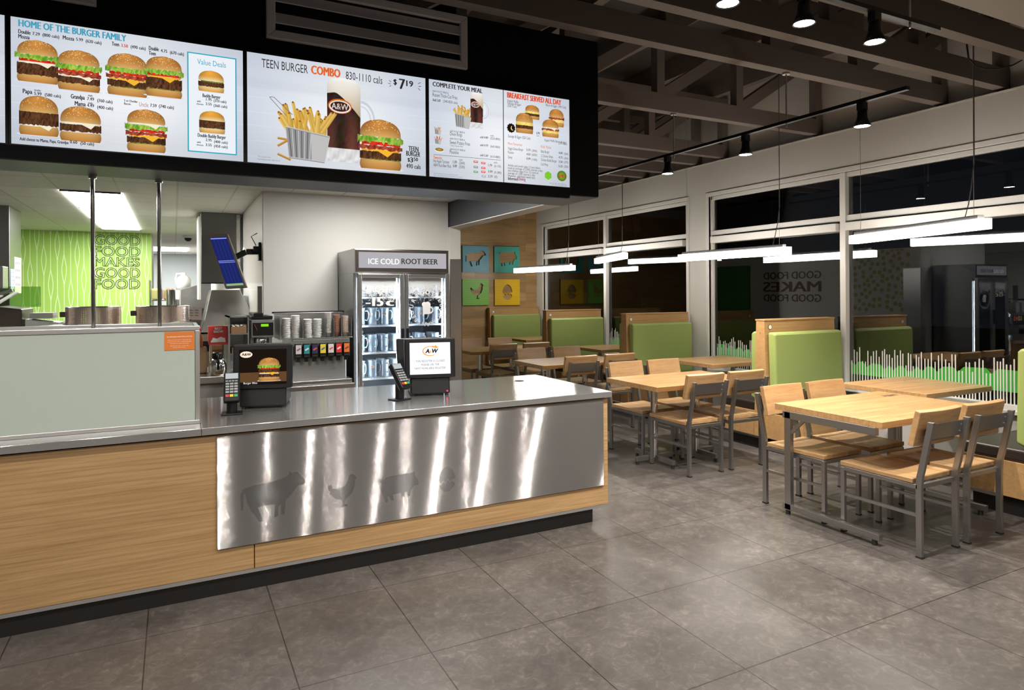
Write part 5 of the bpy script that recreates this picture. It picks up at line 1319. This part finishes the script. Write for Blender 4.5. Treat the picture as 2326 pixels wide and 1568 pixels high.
def T(A, s, px0, py0, px1, hpx, c, bold=0.0):
    a = P(px0, py0); b = ony(px1, py0, YS); D = Vector((a[0], YS, 0)).dot(FW); D2 = Vector((b.x, YS, 0)).dot(FW)
    A.layer = max(A.layer, 80)
    A.text(s, a[0], a[1], b.x, hpx*(D + D2)/2/F, c, bold)
def TL(A, items):
    for it in items: T(A, *it)
def B(A, pxc, pyb, pw, ph, layers, **kw):
    a = P(pxc - pw/2, pyb); b = P(pxc + pw/2, pyb); t = P(pxc, pyb - ph); m_ = P(pxc, pyb)
    A.burger(m_[0], m_[1], b[0]-a[0], t[1]-m_[1], layers, **kw)
    A.finish('burger_picture')

# --- screen: the burger family
t, A, bx = menu('burger family menu screen with nine burgers, left end of the bulkhead', -.65, .3265, 3)
TEEN = ('pickle', 'patty', 'cheese', 'bacon', 'tomato', 'lettuce')
B(A, 86, 188, 96, 96, ('patty', 'patty', 'mayo', 'tomato', 'lettuce')); B(A, 180, 207, 98, 92, ('patty', 'mayo', 'bacon', 'tomato', 'lettuce'))
B(A, 290, 218, 93, 96, TEEN); B(A, 373, 221, 84, 92, ('pickle', 'patty', 'patty', 'cheese', 'tomato', 'lettuce'))
B(A, 89, 308, 92, 90, ('mayo', 'patty', 'patty')); B(A, 184, 322, 96, 80, ('onion', 'patty', 'mayo'))
B(A, 333, 345, 90, 96, ('pickle', 'patty', 'cheese', 'bacon', 'tomato', 'lettuce', 'mayo'))
VB = ((246, 226, 170), (226, 160, 60), (196, 120, 36))
a, b_, c_, d_ = P(425, 118), P(537, 132), P(537, 352), P(425, 345); cy = lin((52, 170, 198))
zt = (a[1] + b_[1])/2; zb = (c_[1] + d_[1])/2
A.layer = 8; A.rect(a[0], b_[0], zb, zt, cy); A.rect(a[0] + .006, b_[0] - .006, zb + .006, zt - .006, lin((240, 245, 252)))
A.finish('value_panel', 'blue-framed white panel')
B(A, 480, 209, 60, 48, ('patty', 'pickle'), bun=VB, seeds=False); B(A, 482, 303, 60, 50, ('patty', 'patty'), bun=VB, seeds=False)
T(A, 'Value Deals', 448, 146, 513, 12, cy)
TL(A, [('HOME OF THE BURGER FAMILY', 42, 60, 287, 15, TEAL, .10)])
A.finish('headline', 'blue headline lettering')
for s, x0, y, x1, h in (('Double', 42, 76, 70, 9), ('Mozza', 42, 87, 68, 9), ('7.29', 74, 80, 91, 7), ('(800 cals)', 97, 83, 135, 7), ('Mozza', 143, 90, 169, 9), ('5.99', 173, 93, 189, 7), ('(620 cals)', 195, 97, 231, 7), ('Teen', 254, 104, 271, 9), ('(490 cals)', 297, 110, 331, 7),
    ('Double', 338, 114, 361, 9), ('Teen', 338, 125, 354, 9), ('4.75', 365, 119, 380, 7), ('(670 cals)', 386, 123, 418, 7), ('Papa', 52, 212, 74, 10), ('double', 78, 207, 93, 4), ('5.99', 78, 216, 95, 7), ('(580 cals)', 102, 219, 139, 7), ('Grandpa', 161, 224, 193, 10), ('single', 200, 219, 211, 4), ('7.49', 198, 228, 214, 7), ('(760 cals)', 221, 232, 256, 7),
    ('Mama', 170, 240, 195, 10), ('single', 200, 236, 211, 4), ('4.49', 198, 243, 214, 7), ('(400 cals)', 221, 247, 257, 7), ('5 oz Cheddar', 282, 231, 313, 5), ('Bacon', 282, 238, 297, 5), ('7.59', 341, 243, 356, 7), ('(740 cals)', 361, 245, 395, 7), ('Add cheese to Mama, Papa, Grandpa', 45, 319, 156, 7), ('0.60', 159, 326, 176, 7), ('(50 cals)', 183, 329, 214, 7),
    ('Buddy Burger', 460, 221, 501, 8), ('1.95', 468, 229, 481, 6), ('(310 cals)', 485, 232, 514, 6), ('with', 447, 232, 456, 4), ('cheese', 446, 238, 462, 4), ('2.55', 467, 239, 481, 6), ('(360 cals)', 485, 243, 516, 6), ('Double Buddy Burger', 449, 311, 513, 8), ('2.95', 467, 321, 481, 6), ('(400 cals)', 486, 325, 517, 6), ('with', 447, 325, 456, 4), ('cheese', 446, 331, 462, 4), ('3.55', 467, 332, 481, 6), ('(450 cals)', 486, 335, 517, 6)):
    T(A, s, x0, y, x1, h, INK, 0.07)
T(A, 'Uncle', 316, 242, 337, 10, lin((190, 110, 96))); T(A, '3.50', 275, 107, 291, 7, lin((232, 70, 44)), .1)
A.finish('lettering', 'dark price and name lettering')

# --- screen: the combo
t, A, bx = menu('combo menu screen with fries, root beer mug and a large burger, middle of the bulkhead', .3465, 1.3255, 5)
a, b_ = P(742, 365), P(822, 184); A.rootbeer(a[0], P(822, 365)[0], a[1] + .0, b_[1] + .0)
A.finish('root_beer_picture', 'foaming mug of root beer pictured with a logo')
a, b_ = P(636, 372), P(757, 245); A.fries(a[0], b_[0], P(690, 366)[1], P(690, 236)[1])
hp = [P(612, 222), P(620, 222), P(660, 264), P(652, 270)]; A.bar(P(612, 222), P(650, 264), .003, lin((110, 112, 118))); A.bar(P(622, 222), P(664, 262), .003, lin((110, 112, 118))); A.bar(P(612, 221), P(623, 222), .003, lin((110, 112, 118)))
for p, q in (((630, 314), (652, 318)), ((630, 332), (652, 320)), ((630, 350), (660, 364))): A.bar(P(*p), P(*q), .012, lin((222, 170, 84)), lin((160, 106, 44)))
A.finish('fries_picture', 'wire basket of thick fries pictured')
B(A, 865, 385, 96, 113, TEEN)
TL(A, [('TEEN BURGER', 594, 153, 699, 19, INK), ('830-1110 cals', 785, 180, 868, 17, INK), ('$', 893, 192, 901, 12, INK, 0.10), ('7', 906, 202, 920, 23, INK, 0.10), ('19', 922, 196, 938, 13, INK, 0.10), ('TEEN', 927, 343, 950, 11, INK, 0.07), ('BURGER', 922, 354, 954, 11, INK, 0.07), ('$', 925, 367, 931, 8, INK, 0.10), ('3', 931, 369, 938, 11, INK, 0.10), ('50', 939, 366, 949, 8, INK, 0.10), ('490 cals', 922, 382, 955, 10, INK, 0.05)])
for x, y, x2, y2 in ((883, 183, 888, 187), (881, 190, 887, 191), (884, 197, 888, 195), (949, 191, 955, 188), (950, 197, 956, 197), (949, 201, 954, 206)): A.bar(P(x, y), P(x2, y2), .003, INK)
TL(A, [('*For a limited time', 585, 357, 614, 3, GREY), ('At participating locations. Images may vary', 585, 363, 636, 3, GREY)])
A.finish('lettering', 'dark headline and price lettering')
T(A, 'COMBO', 706, 168, 773, 19, ORG, .11); A.finish('headline', 'orange word COMBO')

# --- screen: complete your meal / breakfast
t, A, bx = menu('meal and breakfast menu screen in two columns, right end of the bulkhead', 1.3475, 2.3215, 9)
p = P(1143.5, 300); A.rect(p[0] - .0025, p[0] + .0025, bx[2], bx[3], lin((40, 42, 48))); A.finish('column_divider')
a, b_ = P(1068, 290), P(1098, 213); A.rootbeer(a[0], P(1098, 290)[0], a[1], b_[1]); A.finish('root_beer_picture'); A.fries(P(1028, 290)[0], P(1073, 290)[0], P(1050, 291)[1], P(1050, 237)[1], 30)
A.finish('fries_picture')
for x, y, c in ((994, 306, ((226, 150, 60), (242, 186, 96))), (994, 328, ((226, 96, 40), (246, 140, 70)))): A.fries(P(x - 9, y)[0], P(x + 9, y)[0], P(x, y)[1], P(x, y - 20)[1], 12, c)
q = P(997, 342); A.oval(q[0], q[1], .028, .013, lin((240, 240, 244))); A.oval(q[0], q[1] + .004, .026, .010, lin((222, 170, 60)), lin((120, 90, 30)))
A.finish('side_dish_picture', 'small side dishes pictured')
BK = ('patty', 'egg'); B(A, 1209, 271, 33, 32, BK, seeds=False); B(A, 1191, 303, 40, 46, BK); B(A, 1264, 288, 34, 40, ('egg', 'bacon'), seeds=False); B(A, 1250, 312, 38, 40, ('egg', 'bacon', 'mayo'), seeds=False)
q = P(1161, 291); n_ = 22
A.poly([(q[0] + (.031 if i % 2 else .026)*math.cos(2*PI*i/n_), q[1] + (.031 if i % 2 else .026)*math.sin(2*PI*i/n_)) for i in range(n_)], lin((30, 20, 16)))
A.oval(q[0] + .008, q[1], .011, .014, lin((246, 224, 130))); A.oval(q[0] + .013, q[1] + .003, .010, .013, lin((30, 20, 16)))
q = P(1245, 399); A.poly([(q[0] + .028*math.cos(PI/6 + PI*i/3), q[1] + .028*math.sin(PI/6 + PI*i/3)) for i in range(6)], lin((124, 206, 46)))
q = P(1276, 400); A.oval(q[0], q[1], .036, .034, lin((150, 190, 60)), lin((60, 120, 26))); A.wavy(q[0] - .026, q[0] + .026, q[1] - .012, q[1] + .010, lin((120, 60, 30)), lin((224, 150, 70)), .004)
A.finish('wrap_picture', 'lettuce wrap and badges pictured')
TL(A, [('COMPLETE YOUR MEAL', 982, 196, 1095, 10, INK, 0.10), ('A&W ROOT BEER &', 982, 209, 1018, 4, INK), ('Russet Thick-Cut Fries', 982, 219, 1038, 8, INK), ('Add 3.69', 982, 230, 1000, 6, INK, 0.05), ('(340-820 cals)', 1006, 233, 1039, 6, INK),
  ('A&W ROOT BEER &', 1021, 300, 1055, 4, INK), ('Onion Rings', 1021, 308, 1049, 8, INK), ('add 4.89', 1090, 314, 1108, 5, INK, 0.05), ('(520-800)', 1113, 317, 1135, 5, INK), ('cals', 1113, 310, 1121, 4, INK), ('A&W ROOT BEER &', 1021, 317, 1055, 4, INK), ('Sweet Potato Fries', 1021, 327, 1067, 8, INK), ('+ Spicy Chipotle Mayo', 1021, 332, 1051, 3, INK), ('add 4.79', 1090, 332, 1108, 5, INK, 0.05), ('(660-860)', 1113, 335, 1135, 5, INK), ('A&W ROOT BEER &', 1021, 341, 1056, 4, INK), ('Poutine', 1021, 349, 1041, 8, INK), ('add 5.69', 1090, 355, 1108, 5, INK, 0.05), ('(610-880)', 1113, 358, 1135, 5, INK),
  ('Hot Apple Turnover', 984, 369, 1020, 7, INK), ('1.29', 1028, 371, 1037, 6, INK, 0.05), ('(260)', 1042, 373, 1055, 6, INK), ('A&W Root Beer Float', 984, 378, 1024, 7, INK), ('3.09', 1028, 380, 1037, 6, INK, 0.05), ('(330)', 1042, 382, 1055, 6, INK), ('cals', 1042, 365, 1050, 4, INK), ('1.79', 1108, 378, 1117, 5, INK, 0.05), ('(0-170)', 1122, 380, 1137, 5, INK), ('cals', 1121, 371, 1129, 4, INK), ('2.09', 1108, 392, 1118, 5, INK, 0.05), ('(0-280)', 1122, 394, 1138, 5, INK), ('2.29', 1108, 403, 1118, 5, INK, 0.05), ('(0)', 1122, 404, 1129, 5, INK)])
for i in range(3): T(A, 'Prices and participation may vary by location, see counter', 985, 395 + i*4, 1040 + i*10, 2.4, GREY)
a, b_ = P(984, 352), P(1137, 364); A.bar(P(984, 351.5), P(1137, 364.5), .002, INK)
TL(A, [('Sausage & Egger (520 Cals)', 1153, 312, 1204, 6, INK), ('English Muffin', 1152, 232, 1177, 6, INK), ('Sausage & Egger', 1152, 237, 1183, 5, INK), ('(500 Cals)', 1152, 243, 1173, 5, INK), ('Bacon & Egger (390 Cals)', 1239, 241, 1285, 5, INK), ('3.79', 1217, 305, 1225, 5, INK, 0.10), ('each', 1218, 310, 1224, 3, INK), ('English Muffin Bacon & Egger', 1236, 321, 1286, 5, INK), ('(370 Cals)', 1268, 328, 1287, 5, INK), ('Veggie Deluxe Burger', 1153, 340, 1188, 6, INK), ('5.75', 1195, 343, 1204, 5, INK, 0.05), ('(390)', 1207, 345, 1219, 5, INK), ('Poutine', 1153, 349, 1166, 6, INK), ('4.59', 1195, 353, 1204, 5, INK, 0.05), ('(650)', 1207, 354, 1219, 5, INK), ('Gravy', 1153, 360, 1163, 6, INK), ('0.99', 1195, 363, 1204, 5, INK, 0.05), ('(100)', 1207, 365, 1219, 5, INK),
  ('Baby Burger', 1228, 347, 1247, 6, INK), ('4.00', 1268, 350, 1277, 5, INK, 0.05), ('(360)', 1280, 352, 1290, 5, INK), ('2 Chicken Strips', 1228, 357, 1255, 6, INK), ('4.75', 1268, 360, 1277, 5, INK, 0.05), ('(350)', 1280, 362, 1290, 5, INK), ('Chicken Buddy Burger', 1228, 366, 1264, 6, INK), ('3.50', 1268, 370, 1277, 5, INK, 0.05), ('(370)', 1280, 371, 1290, 5, INK), ('Cod Wrap', 1228, 376, 1244, 6, INK), ('5.25', 1268, 380, 1277, 5, INK, 0.05), ('(350)', 1280, 381, 1290, 5, INK)])
for i, s in enumerate(('Adults and youth (ages 13 and older)', 'need an average of 2,000 calories a day,', 'and children (ages 4 to 12) need an', 'average of 1,500 calories a day.', 'However, individual needs vary.')): T(A, s, 1153, 378 + i*5.9, (1226, 1232, 1222, 1215, 1215)[i], 5, INK)
TL(A, [('Informed', 1153, 409, 1175, 7, lin((60, 30, 60)), .06), ('vary by location', 1247, 417, 1284, 2.4, GREY), ('see counter for details today', 1253, 421, 1287, 2.4, GREY)])
A.finish('lettering', 'small dark menu lettering in two columns')
TL(A, [('BREAKFAST SERVED ALL DAY', 1151, 222, 1274, 12, lin((222, 84, 42)), .12), ('Sweets', 984, 361, 1003, 7, ORG, .06), ('More Favourites', 1153, 329, 1185, 6, ORG), ("Kids' Packs", 1228, 336, 1251, 6, ORG), ('Dining', 1176, 410, 1193, 7, lin((180, 60, 120)), .06)])
for x, y, c in ((1080, 368, (200, 70, 30)), (1097, 371, (226, 40, 40)), (1080, 380, (110, 130, 120)), (1097, 382, (226, 40, 40)), (1080, 391, (60, 160, 60)), (1097, 391, (226, 60, 60)), (1098, 401, (150, 170, 190))):
    q = P(x, y); A.rect(q[0] - .014, q[0] + .014, q[1] - .006, q[1] + .006, lin(c)); A.bar((q[0] - .010, q[1]), (q[0] + .010, q[1] + .001), .004, lin((236, 238, 244)))
A.finish('headline', 'orange headings and small drink badges')
# --- the edge of a fourth screen at the left
t, A, bx = menu('sliver of another lit menu screen cut by the left edge of the photo', -1.65, -.672, 12)

# black strip below the screens and the grilles above them
struct(MB().box(-6, 2.30, 3.655, 3.689, 2.172, 2.235).build('trim_3', M['bulkhead_black']))
def grille(label, x0, x1, z0, z1):
    t = thing('air_grille', label, 'air grille', ((x0+x1)/2, 3.69, (z0+z1)/2), group='return air grilles'); w_, h = x1-x0, z1-z0
    fm = M['grille']; mb = MB()
    b_ = .045
    for s in (-1, 1):
        mb.py([(s*w_/2, -h/2), (s*w_/2, h/2), (s*(w_/2 - b_), h/2 - b_), (s*(w_/2 - b_), -h/2 + b_)], -.03, -.001)
        mb.py([(-w_/2, s*h/2), (w_/2, s*h/2), (w_/2 - b_, s*(h/2 - b_)), (-w_/2 + b_, s*(h/2 - b_))], -.03, -.001)
    mb.build('frame', fm, t, .004)
    MB().box(-w_/2 + b_, w_/2 - b_, -.006, -.001, -h/2 + b_, h/2 - b_).build('backing', M['black'], t)
    nn = 2
    for k in range(nn):
        z = -h/2 + b_ + (h - 2*b_)*(k + .62)/nn
        MB().px([(-.004, z + .035), (-.026, z - .03), (-.024, z - .035), (-.002, z + .03)], -w_/2 + b_, w_/2 - b_).build('louvre', fm, t)
M['grille'] = mat('grey_grille', (.62, .61, .64), .5)
grille('long grey air grille on the black bulkhead above the combo screen', .44, 1.586, 2.907, 3.225)
grille('corner of a grey air grille at the top left of the bulkhead', -1.46, -.318, 2.924, 3.238)
register('black cash register showing a burger picture, left of the two', (.475, 4.16, .8865), -.24, False)
register('black cash register with a white closed notice, right of the two', (1.50, 4.13, .8865), -.24, True)
terminal('card terminal on a stalk beside the burger picture register', (.287, 4.01, .8865), -.1)
terminal('card terminal on a stalk beside the closed register', (1.265, 4.02, .886), .45)

# loose cable by the nearest truss end, and an orange canopy edge outside the far window
c_ = [ony(x, y, 2.75) for x, y in ((2326, 134), (2300, 148), (2268, 156), (2240, 157), (2216, 150), (2200, 132), (2196, 100))]
tag(MB().tube([tuple(p) for p in c_], .006, 6).build('loose_cable', M['plastic']), 'loose black cable looping past the nearest roof truss end', 'cable')
def onx(x, y, X): d = _ray(x, y); return Vector((0, 0, EYE)) + d * (X / d.x)
pp = [onx(x, y, 6.75) for x, y in ((1236, 518), (1244, 523), (1262, 528), (1290, 527), (1325, 516), (1362, 503), (1362, 494), (1300, 505))]
tag(MB().px([(p.y, p.z) for p in pp], 6.311, 6.95).build('orange_canopy', mat('orange_canopy', (.85, .22, .06), .5)), 'curved orange canopy edge outside the top of the far window', 'canopy')
